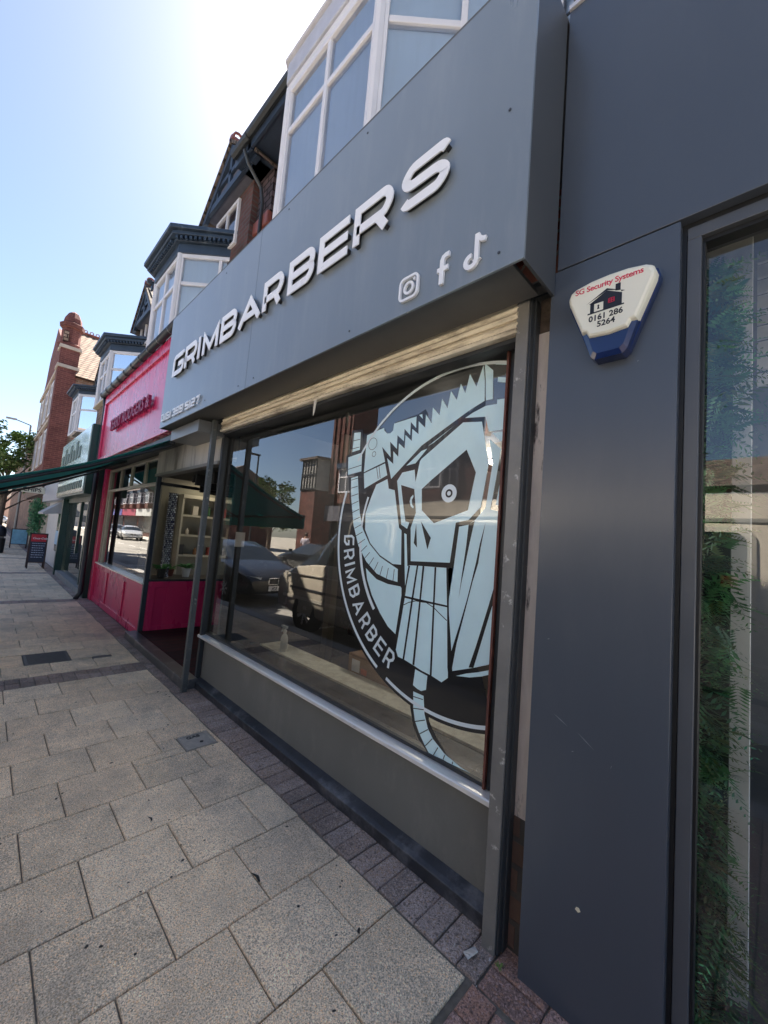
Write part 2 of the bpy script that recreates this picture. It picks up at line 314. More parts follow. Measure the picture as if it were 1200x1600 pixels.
ms_ = nta.nodes.new('ShaderNodeMixShader'); ms_.inputs[0].default_value = .45; nta.links.new(pb_.outputs[0], ms_.inputs[1]); nta.links.new(tr_.outputs[0], ms_.inputs[2]); nta.links.new(ms_.outputs[0], nta.nodes['Material Output'].inputs[0])
asphalt = mat('asphalt', (.27, .255, .23), .85, 0, .15, 3, .5, 120, dirt=(.06, .06, .06), dsc=.6)
kerbm = mat('granite_kerb', (.3, .29, .28), .8, 0, .15, 20, .3)
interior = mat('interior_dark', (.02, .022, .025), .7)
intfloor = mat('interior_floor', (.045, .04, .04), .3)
slabm = island_mat('exposed_aggregate_slab', (.84, .695, .52), .18, 1.2, 230, stain=(.40, .35, .29))
blockm = island_mat('red_paving_block', (.38, .25, .22), .35, 1.3, 150, stain=(.10, .09, .09), gum=False, hue=.15)
darkblock = island_mat('worn_dark_block', (.37, .305, .28), .25, 1.3, 150, stain=(.08, .07, .07), gum=False, hue=.1)
jointm = mat('joint_sand', (.17, .15, .125), .95, 0, .3, 30, .5)
coverm = mat('iron_cover', (.12, .115, .11), .6, .1, .2, 20, .6, 200)
covers = mat('gas_cover_iron', (.46, .42, .37), .6, .2, .2, 20, .4, 150)
leafm = mat('leaf_green', (.11, .32, .12), .45, 0, .5, 9)
leafd = mat('leaf_dark_green', (.05, .19, .09), .45, 0, .5, 9)
treeleaf = mat('tree_leaf', (.075, .13, .03), .55, 0, .6, 2)
barkm = mat('bark', (.12, .09, .07), .9, 0, .3, 12, .6, 30)
tilefl = brick_mat('dark_red_quarry_tile', (.05, .012, .014), (.035, .01, .012), (.02, .012, .012), 'y', .15, .15)
# ================================================================ SETTING
def slab_field(mb, x0, x1, y0, y1, cx, cy, offx, offy, bond, gap=.006, z=0, bev=.004, tilt=.0015, rnd=random.Random(3), skip=None, amt=.0015):
    k = math.floor((x0-offx)/cx)
    while offx+k*cx < x1:
        a, b = offx+k*cx, offx+(k+1)*cx; sh = bond[k % len(bond)]
        j = math.floor((y0-offy-sh)/cy)
        while offy+sh+j*cy < y1:
            c, d = offy+sh+j*cy, offy+sh+(j+1)*cy; j += 1
            A, B, Cc, D_ = max(a, x0)+gap/2, min(b, x1)-gap/2, max(c, y0)+gap/2, min(d, y1)-gap/2
            if B-A < .02 or D_-Cc < .02: continue
            hit = [s for s in (skip or []) if A < s[1] and B > s[0] and Cc < s[3] and D_ > s[2]]
            pcs = [(A, B, Cc, D_)]
            if hit:
                s = hit[0]; u0, u1 = max(A, s[0]), min(B, s[1])
                pcs = [(A, s[0]-.004, Cc, D_), (s[1]+.004, B, Cc, D_), (u0, u1, Cc, s[2]-.004), (u0, u1, s[3]+.004, D_)]
            for (A, B, Cc, D_) in pcs:
              if B-A < .015 or D_-Cc < .015: continue
              zz = z+rnd.uniform(-amt, amt); t = [zz+rnd.uniform(-tilt, tilt) for _ in range(4)]
              vs = [(A, Cc, z-.03), (B, Cc, z-.03), (B, D_, z-.03), (A, D_, z-.03), (A, Cc, t[0]-bev), (B, Cc, t[1]-bev), (B, D_, t[2]-bev), (A, D_, t[3]-bev),
                    (A+bev, Cc+bev, t[0]), (B-bev, Cc+bev, t[1]), (B-bev, D_-bev, t[2]), (A+bev, D_-bev, t[3])]
              fs = [(i, (i+1) % 4, 4+(i+1) % 4, 4+i) for i in range(4)]+[(4+i, 4+(i+1) % 4, 8+(i+1) % 4, 8+i) for i in range(4)]+[(8, 9, 10, 11)]
              mb.add(vs, fs)
        k += 1
def S(o): return tag(o, kind='structure')
KY = -.45                                    # kerb line
S(MB().box(-300, 120, -300, KY-8.2-.15, -.4, -.16).box(-300, 120, KY-8.2+8.05, 300, -.4, -.2).build('ground', mat('ground_earth', (.35, .32, .27), .9, 0, .2, .5)))
S(MB().box(-140, 40, KY-8.05, KY-.12, -.3, -.13).build('road', asphalt))
S(MB().box(-140, 40, KY+.01, 3.2, -.25, -.011).build('pavement_bed', jointm))
GC = (-3.05, -2.83, 1.145, 1.36); CA = (-5.76, -5.34, .46, .84)
mb = MB(); bands = [(-4.945, -4.665), (-9.42, -9.12), (-14.0, -13.7), (-18.6, -18.3), (-23.2, -22.9)]
xe = -.763; PX = []
edges = [(-4.665, -.763)]+[(bands[i+1][1], bands[i][0]) for i in range(4)]+[(-60, -23.2)]
for a, b in edges: slab_field(mb, a, b, KY+.13, 1.388, .3545, .366, -1.489, .102, [0, .183], skip=[GC, CA, (-5.62, -5.3, 1.02, 1.2)])
S(mb.build('pavement_slabs', slabm))
mb = MB(); slab_field(mb, -60, -.745, 1.392, 1.60, .1015, .21, -.828, 1.392, [0], gap=.006, bev=.004, tilt=.0025, amt=.003); S(mb.build('paving_block_border', darkblock))
mb = MB()
for a, b in bands: slab_field(mb, a+.002, b-.002, KY+.13, 1.388, .14, .1, a, 0, [0], gap=.006, bev=.003, tilt=.002)
S(mb.build('paving_block_band', darkblock))
mb = MB(); slab_field(mb, -.757, 2.5, KY+.13, 1.388, .1, .2, -.757, .07, [0, .1], gap=.006, bev=.005, tilt=.003, amt=.003); slab_field(mb, -.742, 2.5, 1.392, 1.62, .2, .1, -.742, 1.392, [0], gap=.006, bev=.005, tilt=.003, amt=.003)
S(mb.build('red_block_paving', blockm))
S(MB().box(-140, 40, KY-.12, KY+.1, -.3, -.004).build('kerb', kerbm, bevel=.012))
S(MB().box(-140, 40, KY-8.2, KY-8.05, -.3, -.0).build('far_kerb', kerbm))
mb = MB(); mb.box(-140, 40, KY-11, KY-8.2, -.3, -.012); S(mb.build('far_pavement', mat('far_paving', (.5, .46, .4), .85, 0, .15, 3)))
mb = MB()
for i in range(30): mb.box(-60+i*3.2, -58.2+i*3.2, -4.6, -4.5, -.13, -.126)
for x in range(-60, 10, 6): mb.box(x, x+.1, KY-2.3, KY-.2, -.13, -.126)
S(mb.build('road_markings', mat('road_paint', (.7, .7, .68), .7, 0, .1, 20)))
# covers let into the slabs
g = MB(); x0, x1, y0, y1 = GC
g.box(x0+.005, x1-.005, y0+.005, y1-.005, -.03, -.004); o = g.build('gas_cover', covers); tag(o, 'small square grey metal gas cover set in the slabs beside the block border', 'cover')
fr = MB()
for a in ((x0+.008, x1-.008, y0+.008, y0+.02), (x0+.008, x1-.008, y1-.02, y1-.008), (x0+.008, x0+.02, y0+.02, y1-.02), (x1-.02, x1-.008, y0+.02, y1-.02)): fr.box(a[0], a[1], a[2], a[3], -.004, .001)
fr.build('rim', covers, o)
text_mesh('GAS', .05, .001, darkm, 'lettering', o, Matrix.Translation((x0+.062, y0+.055, -.0025)) @ Matrix.Rotation(R_(90), 4, 'Z'), bold=.001)
MB().lathe(((x0+x1)/2+.03, (y0+y1)/2+.02, 0), [(.012, -.004), (.012, -.001), (.0, -.001)], 12).build('key_hole', blackm, o)
o = MB().box(CA[0]+.005, CA[1]-.005, CA[2]+.005, CA[3]-.005, -.03, -.003).build('inspection_cover', coverm); tag(o, 'dark rectangular inspection cover in the pavement beyond the brick band', 'cover')
m2 = MB()
for i in range(9): m2.box(CA[0]+.03+i*.04, CA[0]+.05+i*.04, CA[2]+.03, CA[3]-.03, -.003, .0)
m2.build('tread_pattern', coverm, o)
o = MB().box(-5.615, -5.305, 1.025, 1.195, -.03, -.004).build('water_cover', coverm); tag(o, 'small oblong water cover in the slabs next to the dark inspection cover', 'cover')
MB().add([(-5.46+.12*math.cos(a*.3927), 1.11+.06*math.sin(a*.3927), -.001) for a in range(16)], [tuple(range(16))]).build('lid', mat('lid_grey', (.14, .13, .125), .6), o)

# ---------------------------------------------------------------- litter
rl = random.Random(11)
def debris():
    g1 = MB(); g2 = MB()
    for i in range(170):
        x = rl.uniform(-4.3, -.4); y = rl.gauss(1.5, .05) if rl.random() < .8 else rl.uniform(1.2, 1.5); s_ = rl.uniform(.0015, .006)
        (g1 if rl.random() < .5 else g2).add([(x+rl.uniform(-s_, s_), y+rl.uniform(-s_, s_), .0015+rl.uniform(0, s_)) for _ in range(4)], [(0, 1, 2), (0, 2, 3), (0, 1, 3), (1, 2, 3)])
    o = g1.build('grit', mat('chip_white', (.6, .58, .55), .7)); tag(o, 'white grit and crumbs along the foot of the shopfront', 'grit', kind='stuff')
    o = g2.build('dry_leaves', mat('dry_leaf', (.25, .16, .09), .8, 0, .4, 30)); tag(o, 'brown dry bits collected against the plinth', 'leaf litter', kind='stuff')
debris()
wd = empty('weed', (-.715, 1.5, 0), 'tiny green weed growing by the foot of the scratched right guide rail', 'weed')
mb = MB()
for i in range(16):
    a = rl.uniform(0, 6.28); l = rl.uniform(.012, .03)
    mb.add([(0, 0, 0), (l*.5*math.cos(a-.25), l*.5*math.sin(a-.25), l*.5), (l*math.cos(a), l*math.sin(a), l*.4), (l*.5*math.cos(a+.25), l*.5*math.sin(a+.25), l*.5)], [(0, 1, 2, 3)])
mb.build('leaves', mat('weed_green', (.16, .25, .05), .6), wd)
o = MB().prism([(-.83, 1.44, .006), (-.80, 1.425, .012), (-.785, 1.47, .02), (-.81, 1.49, .008)], (0, 0, .006)).build('flattened_can', silver, bevel=.002); tag(o, 'crushed bit of metal lying at the foot of the right guide rail', 'litter')
for i, (x, y, s_) in enumerate([(-1.62, 1.02, 1), (-2.28, .78, .6)]):
    o = MB().prism([(x-.035*s_, y-.008, .002), (x, y+.01*s_, .003), (x+.03*s_, y+.002, .002), (x+.034*s_, y-.006, .002), (x, y-.002, .002)], (0, 0, .002)).build('leaf', blackm)
    tag(o, ['curled black leaf on a slab below the shop window', 'small dark leaf on the slab beyond the curled one, nearer the gas cover'][i], 'leaf')

# ================================================================ BARBER SHOP
FX0, FX1 = -4.80, -.64
shop = empty('barber_shop', (-2.75, 1.6, 0), 'barber shopfront with grey riser, big window and dark soffit', 'shop')
shop.location = (0, 0, 0)
GX0, GX1, GY, GZ0, GZ1 = -3.985, -.885, 1.66, .484, 2.47
st = MB().box(-3.94, -.80, 1.64, 1.70, .06, .452).build('stall_riser', riserm, shop, bevel=.002)
mb = MB().prism([(-4.0, 1.578, 0), (-4.0, 1.578, .058), (-4.0, 1.60, .07), (-4.0, 1.637, .086), (-4.0, 1.66, .086), (-4.0, 1.66, 0)], (3.2, 0, 0)); mb.build('plinth', plinthm, shop, bevel=.004)
mb = MB().prism([(-4.01, 1.598, .452), (-4.01, 1.594, .456), (-4.01, 1.594, .474), (-4.01, 1.60, .479), (-4.01, 1.668, .487), (-4.01, 1.668, .452)], (3.205, 0, 0)); mb.build('window_sill', silver, shop, bevel=.0015)
mb = MB().box(-3.99, -.87, 1.645, 1.70, .487, .505).box(-3.99, -.87, 1.60, 1.70, 2.445, 2.50).box(-4.0, -3.965, 1.645, 1.70, .505, 2.445).box(-.885, -.86, 1.645, 1.70, .505, 2.445)
mb.build('window_frame', darkm, shop, bevel=.002)
MB().box(-.897, -.886, 1.63, 1.655, .49, 2.46).build('corroded_bead', rust, shop)
pane = MB().quad((GX0, GY-.003, .5), (GX1, GY-.003, .5), (GX1, GY-.003, 2.45), (GX0, GY-.003, 2.45)).build('window_pane', glass, shop)
MB().quad((-3.985, 1.70, .5), (-3.985, 1.78, .5), (-3.985, 1.78, 2.3), (-3.985, 1.70, 2.3)).build('return_pane', glass3, shop)
# shutter slats and guide rails
mb = MB()
for i, (z0, z1, dy) in enumerate([(2.452, 2.475, .0), (2.478, 2.515, .012), (2.518, 2.548, .004), (2.551, 2.585, .014), (2.588, 2.615, .02)]):
    mb.prism([(-3.83, 1.515+dy, z0), (-3.83, 1.505+dy, (z0+z1)/2), (-3.83, 1.515+dy, z1), (-3.83, 1.56, z1), (-3.83, 1.56, z0)], (3.035, 0, 0))
mb.build('roller_shutter', shutm, shop)
mb = MB().prism([(-2.28, 1.512, 2.45), (-2.245, 1.512, 2.45), (-2.25, 1.505, 2.36), (-2.262, 1.503, 2.335), (-2.272, 1.507, 2.40)], (0, .003, 0)); mb.build('torn_strip', cream and mat('torn_strip_white', (.7, .66, .58), .6), shop)
mb = MB().box(-3.83, -.80, 1.56, 1.6, 2.44, 2.6).box(-3.83, -.80, 1.545, 1.6, 2.43, 2.45); mb.build('shutter_guide_head', darkm, shop)
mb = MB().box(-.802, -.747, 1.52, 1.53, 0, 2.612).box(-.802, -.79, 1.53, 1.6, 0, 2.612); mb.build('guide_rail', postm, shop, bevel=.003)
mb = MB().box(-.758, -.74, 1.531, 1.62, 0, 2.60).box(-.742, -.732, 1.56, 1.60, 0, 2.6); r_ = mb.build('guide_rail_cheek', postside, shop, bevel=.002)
mb = MB()
for z in (.18, .62, 1.02, 1.45, 1.9, 2.3): mb.lathe((0, 0, 0), [(.0, 0), (.006, 0), (.006, .003), (.003, .005), (0, .005)], 8)
for z in (.18, .62, 1.02, 1.45, 1.9, 2.3):
    bolts = MB(); bolts.add([(-.7395+.004*(k == 1), 1.585+.006*math.cos(a), z+.006*math.sin(a)) for k in (0, 1) for a in [i*math.pi/4 for i in range(8)]], [tuple(range(8, 16))]+[(i, (i+1) % 8, 8+(i+1) % 8, 8+i) for i in range(8)])
    bolts.build('rail_bolt', silver, shop)
mb = MB().box(-3.90, -3.853, 1.45, 1.46, 0, 2.56).box(-3.863, -3.853, 1.46, 1.495, 0, 2.56).box(-3.90, -3.89, 1.46, 1.495, 0, 2.56); mb.build('guide_rail', oldpost, shop, bevel=.002)
MB().box(-3.985, -3.945, 1.60, 1.64, 0, 2.5).build('mullion_post', darkm, shop, bevel=.003)
# interior of the barber's
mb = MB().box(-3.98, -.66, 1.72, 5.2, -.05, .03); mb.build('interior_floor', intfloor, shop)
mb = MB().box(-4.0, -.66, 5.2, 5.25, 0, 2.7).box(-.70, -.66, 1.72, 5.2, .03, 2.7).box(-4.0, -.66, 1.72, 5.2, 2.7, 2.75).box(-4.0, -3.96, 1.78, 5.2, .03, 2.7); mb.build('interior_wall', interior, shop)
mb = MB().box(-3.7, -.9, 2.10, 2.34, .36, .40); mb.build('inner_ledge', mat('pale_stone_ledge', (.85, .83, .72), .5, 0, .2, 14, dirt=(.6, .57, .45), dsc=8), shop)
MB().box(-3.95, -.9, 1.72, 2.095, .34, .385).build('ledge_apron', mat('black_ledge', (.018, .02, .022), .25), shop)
for i, (x, y, wd_) in enumerate([(-3.55, 2.75, .09), (-3.2, 3.6, .05)]): MB().box(x, x+wd_, y, y+wd_, .03, 2.7).build('interior_column', mat('dim_column_%d' % i, (.12, .11, .09), .7), shop)
MB().box(-3.96, -3.95, 1.84, 1.94, 1.35, 1.5).build('notice', whitep, shop)
# upper floor over the barber's is part of the terrace below

for i, (x, y) in enumerate([(-3.1, 4.2), (-2.6, 4.5)]):
    r = empty('ceiling_lamp', (x, y, 2.69), ['small ceiling spotlight inside the barber shop, left one of two', 'small ceiling spotlight inside the barber shop, right one of two'][i], 'lamp')
    MB().lathe((0, 0, 0), [(.05, 0), (.05, -.03), (.035, -.05)], 14).build('housing', whitep, r)
    em = bpy.data.materials.new('lamp_glow'); em.use_nodes = True; em.node_tree.nodes['Principled BSDF'].inputs['Emission Color'].default_value = (1, .9, .75, 1); em.node_tree.nodes['Principled BSDF'].inputs['Emission Strength'].default_value = 3
    MB().lathe((0, 0, 0), [(.03, -.052), (.025, -.058), (0, -.06)], 12).build('bulb', em, r)
    ll = bpy.data.lights.new('lamp_light', 'POINT'); ll.energy = 7; ll.shadow_soft_size = .04; ll.color = (1, .9, .75); lo2 = bpy.data.objects.new('lamp_light', ll); COL.objects.link(lo2); lo2.location = (0, -.1, -.15); lo2.parent = r
LIGHT= {'P1': [(-1.8565, 2.1809), (-1.7086, 2.2073), (-1.7008, 2.1871), (-1.6768, 2.1677), (-1.6496, 2.1648), (-1.6279, 2.1789), (-1.6239, 2.22), (-1.451, 2.2345), (-1.4479, 2.1665), (-1.4902, 2.2082), (-1.4885, 2.1303), (-1.536, 2.175), (-1.5333, 2.1009), (-1.5884, 2.1441), (-1.5848, 2.0617), (-1.6451, 2.1126), (-1.6298, 2.0157), (-1.7101, 2.0882), (-1.674, 1.9929), (-1.8567, 1.942)], 'P1b': [(-1.4326, 2.2397), (-1.4096, 2.2412), (-1.4034, 2.2125)], 'P2': [(-1.6595, 2.0136), (-1.605, 1.9738), (-1.612, 2.0502), (-1.5694, 2.0136), (-1.5716, 2.0937), (-1.5239, 2.0572), (-1.5247, 2.1377), (-1.473, 2.0956), (-1.4758, 2.166), (-1.4267, 2.1287), (-1.4321, 2.2034), (-1.3819, 2.1588), (-1.3832, 2.2343), (-1.339, 2.177), (-1.3374, 2.2646), (-1.288, 2.2131), (-1.2781, 2.3022), (-1.2381, 2.2415), (-1.2235, 2.3325), (-1.1827, 2.2762), (-1.1636, 2.3602), (-1.132, 2.3019), (-1.1121, 2.399), (-1.0692, 2.3215), (-1.0356, 2.4252), (-1.0236, 2.348), (-1.017, 2.2377), (-1.0912, 2.2098), (-1.1743, 2.1698), (-1.3981, 2.0588), (-1.4303, 2.0328), (-1.6121, 1.8841)], 'P3': [(-1.027, 2.4311), (-0.98, 2.3839), (-0.9726, 2.2376), (-1.0104, 2.2392), (-1.0182, 2.3467), (-1.027, 2.4105)], 'P4': [(-0.9873, 2.4293), (-0.8883, 2.4033), (-0.8873, 2.3861), (-0.9688, 2.4105)], 'P4b': [(-0.9518, 2.3426), (-0.8875, 2.3229), (-0.8872, 2.2976), (-0.9524, 2.3188)], 'P5': [(-0.9489, 2.2307), (-0.887, 2.2258), (-0.8861, 2.078), (-0.9836, 2.0787), (-1.0061, 2.1559), (-1.1235, 2.1697), (-1.0804, 2.1892), (-1.0098, 2.2108), (-0.9487, 2.209)], 'P6': [(-0.9637, 2.068), (-0.8876, 2.0687), (-0.8869, 2.0248), (-0.9014, 2.0324), (-0.909, 2.0239), (-0.9192, 2.0232)], 'R': [(-1.1164, 1.6159), (-1.062, 1.6271), (-1.026, 1.6531), (-0.9758, 1.7091), (-0.9602, 1.8542), (-0.9523, 1.9267), (-0.9767, 2.0403), (-0.9128, 1.9861), (-0.9304, 1.8448), (-0.9501, 1.7014), (-0.885, 1.6883), (-0.886, 1.4316), (-0.8878, 1.3346), (-0.8869, 1.0146), (-0.9875, 0.9683), (-1.101, 0.9226), (-1.1138, 1.0059), (-1.1492, 1.1964), (-1.1666, 1.4071), (-1.1331, 1.4085)], 'R6': [(-0.8869, 1.8609), (-0.8861, 1.7178), (-0.9246, 1.7219), (-0.9061, 1.8471), (-0.8867, 1.9888)], 'Fc': [(-1.5623, 1.8695), (-1.5267, 1.9166), (-1.4345, 1.9261), (-1.422, 1.8574), (-1.4012, 1.9709), (-1.391, 1.9835), (-1.1338, 2.1484), (-1.0245, 2.1348), (-0.9734, 1.9267), (-0.9831, 1.8478), (-1.0018, 1.7131), (-1.0637, 1.6506), (-1.1369, 1.6354), (-1.1567, 1.434), (-1.4134, 1.4193), (-1.4315, 1.6005), (-1.4023, 1.6851), (-1.4267, 1.8171), (-1.5284, 1.8444)], 'S': [(-1.5623, 1.8695), (-1.5284, 1.8444), (-1.5071, 1.7581), (-1.4733, 1.6352), (-1.4444, 1.6304), (-1.4573, 1.5944), (-1.5027, 1.6165), (-1.5395, 1.7727)], 'EY': [(-1.4324, 1.7858), (-1.4484, 1.7705), (-1.4538, 1.748), (-1.4435, 1.7209), (-1.4246, 1.7073), (-1.4217, 1.7184), (-1.4346, 1.732), (-1.4383, 1.7567), (-1.4283, 1.7745)], 'BB': [(-1.4255, 1.3964), (-1.1333, 1.4105), (-1.15, 1.2353), (-1.1234, 0.8843), (-1.1588, 0.8532), (-1.2239, 0.8671), (-1.2862, 0.8734), (-1.3354, 0.8842), (-1.4093, 0.8979), (-1.4531, 0.9014), (-1.4713, 0.9331), (-1.4455, 1.1359), (-1.4346, 1.2282), (-1.4403, 1.2838)], 'K': [(-1.7339, 1.8565), (-1.6418, 1.8859), (-1.6254, 1.8274), (-1.5756, 1.8159), (-1.5179, 1.5979), (-1.4982, 1.5849), (-1.4812, 1.3933), (-1.5454, 1.3918), (-1.6534, 1.4333), (-1.7435, 1.4988), (-1.8001, 1.5796), (-1.8089, 1.679), (-1.7705, 1.7784)], 'K2': [(-1.7638, 1.3472), (-1.7295, 1.3268), (-1.6636, 1.2918), (-1.5704, 1.2758), (-1.4748, 1.2748), (-1.4651, 1.2674), (-1.461, 1.2287), (-1.483, 1.0143), (-1.5444, 1.0431), (-1.6153, 1.1057), (-1.6927, 1.1945), (-1.7451, 1.2821)], 'T0': [(-1.9768, 1.9105), (-1.911, 1.9197), (-1.8854, 1.7812), (-1.8608, 1.6788), (-1.8183, 1.579), (-1.75, 1.4936), (-1.6523, 1.424), (-1.5839, 1.3974), (-1.5026, 1.3667), (-1.4981, 1.2961), (-1.5734, 1.3026), (-1.6675, 1.3241), (-1.7651, 1.3858), (-1.8499, 1.4778), (-1.9125, 1.6067), (-1.9596, 1.783)], 'T1': [(-1.9852, 2.2149), (-1.9199, 2.211), (-1.9141, 2.0934), (-1.9881, 2.0854)], 'T2': [(-2.0246, 2.054), (-1.8899, 2.0723), (-1.8818, 1.949), (-2.0124, 1.9341)], 'T3': [(-1.8557, 1.9342), (-1.6729, 1.983), (-1.6465, 1.9094), (-1.8396, 1.836)], 'D1': [(-1.355, 2.0492), (-1.1868, 2.1399), (-1.3153, 2.0645)], 'D2': [(-1.4999, 1.9542), (-1.3953, 2.029), (-1.3556, 2.0372), (-1.4215, 1.9727), (-1.4322, 1.9623)], 'T4': [(-1.3276, 0.8693), (-1.2464, 0.8584), (-1.2493, 0.7893), (-1.279, 0.7745), (-1.3045, 0.7771), (-1.3346, 0.7873)], 'TT': [(-1.3297, 0.7573), (-1.2617, 0.7563), (-1.2477, 0.673), (-1.221, 0.6134), (-1.1881, 0.5781), (-1.1132, 0.537), (-1.0177, 0.5154), (-0.9669, 0.5128), (-1.0968, 0.5069), (-1.1191, 0.5083), (-1.1757, 0.5045), (-1.205, 0.5036), (-1.2311, 0.5271), (-1.2721, 0.5711), (-1.3052, 0.6199), (-1.3217, 0.6759)], 'RA': [(-1.0791, 0.9063), (-1.0235, 0.9331), (-0.9655, 0.9546), (-0.8891, 0.988), (-0.889, 0.969), (-0.9441, 0.9423), (-1.0053, 0.9201)], 'STK': [(-1.4756, 1.57), (-1.454, 1.5619), (-1.4351, 1.3933), (-1.4278, 1.3897), (-1.4403, 1.2838), (-1.452, 1.3697)]}
DARK= {'W1': [(-1.062, 1.6271), (-1.0299, 1.6473), (-1.0506, 1.5342), (-1.0816, 1.3461), (-1.0912, 1.2678), (-1.0845, 1.3534), (-1.068, 1.5254)], 'W2': [(-0.9703, 1.6407), (-0.9883, 1.519), (-0.9961, 1.4467), (-1.02, 1.3576), (-1.0529, 1.2057), (-1.0864, 1.0558), (-1.1023, 0.9391), (-1.1148, 1.0075), (-1.0755, 1.1487), (-1.0444, 1.2712), (-1.0265, 1.3568), (-1.0089, 1.4456), (-0.9939, 1.5375)], 'W3': [(-0.8872, 1.4315), (-0.8878, 1.3346), (-0.9158, 1.2444), (-0.9579, 1.0817), (-0.9875, 0.9683), (-1.0128, 0.9633), (-0.9818, 1.0653), (-0.9323, 1.2488), (-0.9051, 1.3574)], 'EYE': [(-1.1015, 2.0032), (-1.0402, 1.8828), (-1.053, 1.8122), (-1.0718, 1.6978), (-1.274, 1.6296), (-1.3613, 1.6983), (-1.3721, 1.8127), (-1.3697, 1.817), (-1.303, 1.8663)], 'N1': [(-1.3935, 1.6235), (-1.4003, 1.5183), (-1.3755, 1.4959)], 'N2': [(-1.3611, 1.6373), (-1.3038, 1.49), (-1.2866, 1.5521)], 'L1': [(-1.4253, 1.3942), (-1.4139, 1.3953), (-1.4308, 1.2763), (-1.4321, 1.2329), (-1.4407, 1.2707)], 'L2': [(-1.3679, 1.3998), (-1.3569, 1.4008), (-1.374, 1.233), (-1.4063, 0.8965), (-1.4178, 0.8977), (-1.3862, 1.2312)], 'L3': [(-1.3279, 1.4015), (-1.3154, 1.4006), (-1.3224, 1.2283), (-1.3345, 0.8865), (-1.3478, 0.8883), (-1.3331, 1.2267)], 'L4': [(-1.2488, 1.403), (-1.2376, 1.4041), (-1.2323, 1.2221), (-1.2199, 0.8675), (-1.2314, 0.867), (-1.2428, 1.2204)], 'L5': [(-1.1753, 1.4062), (-1.1641, 1.4066), (-1.1409, 1.1823), (-1.1121, 1.0082), (-1.1015, 0.9281), (-1.1189, 0.8856), (-1.1297, 0.9317), (-1.153, 1.1957)], 'H1': [(-1.4377, 1.2299), (-1.3196, 1.2267), (-1.1514, 1.2234), (-1.1507, 1.2149), (-1.3185, 1.2156), (-1.4394, 1.2189)], 'BK': [(-1.4571, 1.564), (-1.431, 1.5961), (-1.4134, 1.4193), (-1.1567, 1.434), (-1.1369, 1.6354), (-1.1164, 1.6159), (-1.1331, 1.4085), (-1.4343, 1.3969)]}
LINES= [[(-1.9726, 1.897), (-1.9093, 1.9065)], [(-1.9654, 1.8437), (-1.9025, 1.8541)], [(-1.9583, 1.7909), (-1.8922, 1.8046)], [(-1.9457, 1.7383), (-1.8824, 1.758)], [(-1.9345, 1.6837), (-1.8682, 1.7067)], [(-1.9163, 1.6348), (-1.8541, 1.656)], [(-1.898, 1.5841), (-1.8405, 1.6084)], [(-1.8802, 1.5365), (-1.8201, 1.564)], [(-1.8512, 1.4877), (-1.7927, 1.5206)], [(-1.8194, 1.4426), (-1.77, 1.4827)], [(-1.7817, 1.4038), (-1.7403, 1.4434)], [(-1.7379, 1.3666), (-1.7021, 1.4152)], [(-1.6926, 1.3355), (-1.6621, 1.3926)], [(-1.6395, 1.3133), (-1.6233, 1.3729)], [(-1.586, 1.3011), (-1.5753, 1.3661)], [(-1.5319, 1.2964), (-1.5287, 1.3641)], [(-1.326, 0.733), (-1.2631, 0.738)], [(-1.3204, 0.6764), (-1.2538, 0.6919)], [(-1.3031, 0.6173), (-1.2421, 0.6457)], [(-1.2706, 0.5679), (-1.2188, 0.6096)], [(-1.2299, 0.5267), (-1.1897, 0.5766)], [(-1.1759, 0.5067), (-1.1527, 0.5509)], [(-1.1192, 0.5096), (-1.1112, 0.5335)], [(-1.0673, 0.5109), (-1.0656, 0.5223)], [(-1.9861, 2.1608), (-1.9191, 2.1629)], [(-1.9886, 2.1071), (-1.9203, 2.1116)], [(-2.0134, 1.9719), (-1.8854, 1.9893)], [(-1.7437, 1.9691), (-1.7204, 1.8904)], [(-1.7231, 1.9724), (-1.7036, 1.8944)], [(-1.4384, 1.1802), (-1.4056, 1.1984), (-1.3566, 1.2146), (-1.3131, 1.2152), (-1.2867, 1.2174), (-1.2385, 1.2009), (-1.191, 1.1733), (-1.1512, 1.1512)]]
TUBEBASE= [(-1.3596, 0.7749), (-1.3429, 0.6736), (-1.3154, 0.5925), (-1.2756, 0.5419), (-1.2171, 0.5055), (-1.1634, 0.4963), (-1.0965, 0.5027), (-0.9618, 0.511), (-1.0436, 0.5126), (-1.1049, 0.5382), (-1.1717, 0.5912), (-1.2184, 0.651), (-1.2383, 0.7693), (-1.2437, 0.8615)]
BASE2= [(-2.0122, 2.2351), (-1.9002, 2.2267), (-1.8865, 2.0877), (-1.8916, 2.1884), (-1.716, 2.212), (-1.6689, 2.1576), (-1.6116, 2.179), (-1.6167, 2.2262), (-1.4391, 2.2465), (-1.3889, 2.2651), (-1.3691, 2.2341), (-1.3844, 2.1546), (-1.3584, 2.1778), (-1.1826, 2.274), (-1.0994, 2.1947), (-1.0132, 2.26), (-1.0099, 2.0825), (-1.0035, 1.4914), (-1.1033, 0.9219), (-1.1231, 0.8807), (-1.1583, 0.8477), (-1.3346, 0.8763), (-1.4611, 0.893), (-1.4839, 0.9387), (-1.6081, 1.0438), (-1.7375, 1.2211), (-1.7815, 1.3455), (-1.848, 1.463), (-1.9398, 1.606), (-2.0053, 1.9122), (-2.0289, 1.9352), (-2.0463, 2.0616), (-1.996, 2.0836)]
PUP= [(-1.1903, 1.7849)] #CIRC [(-1.7957, 2.1176), (-1.776, 2.0501), (-1.8002, 2.1552), (-1.7779, 2.0656)]
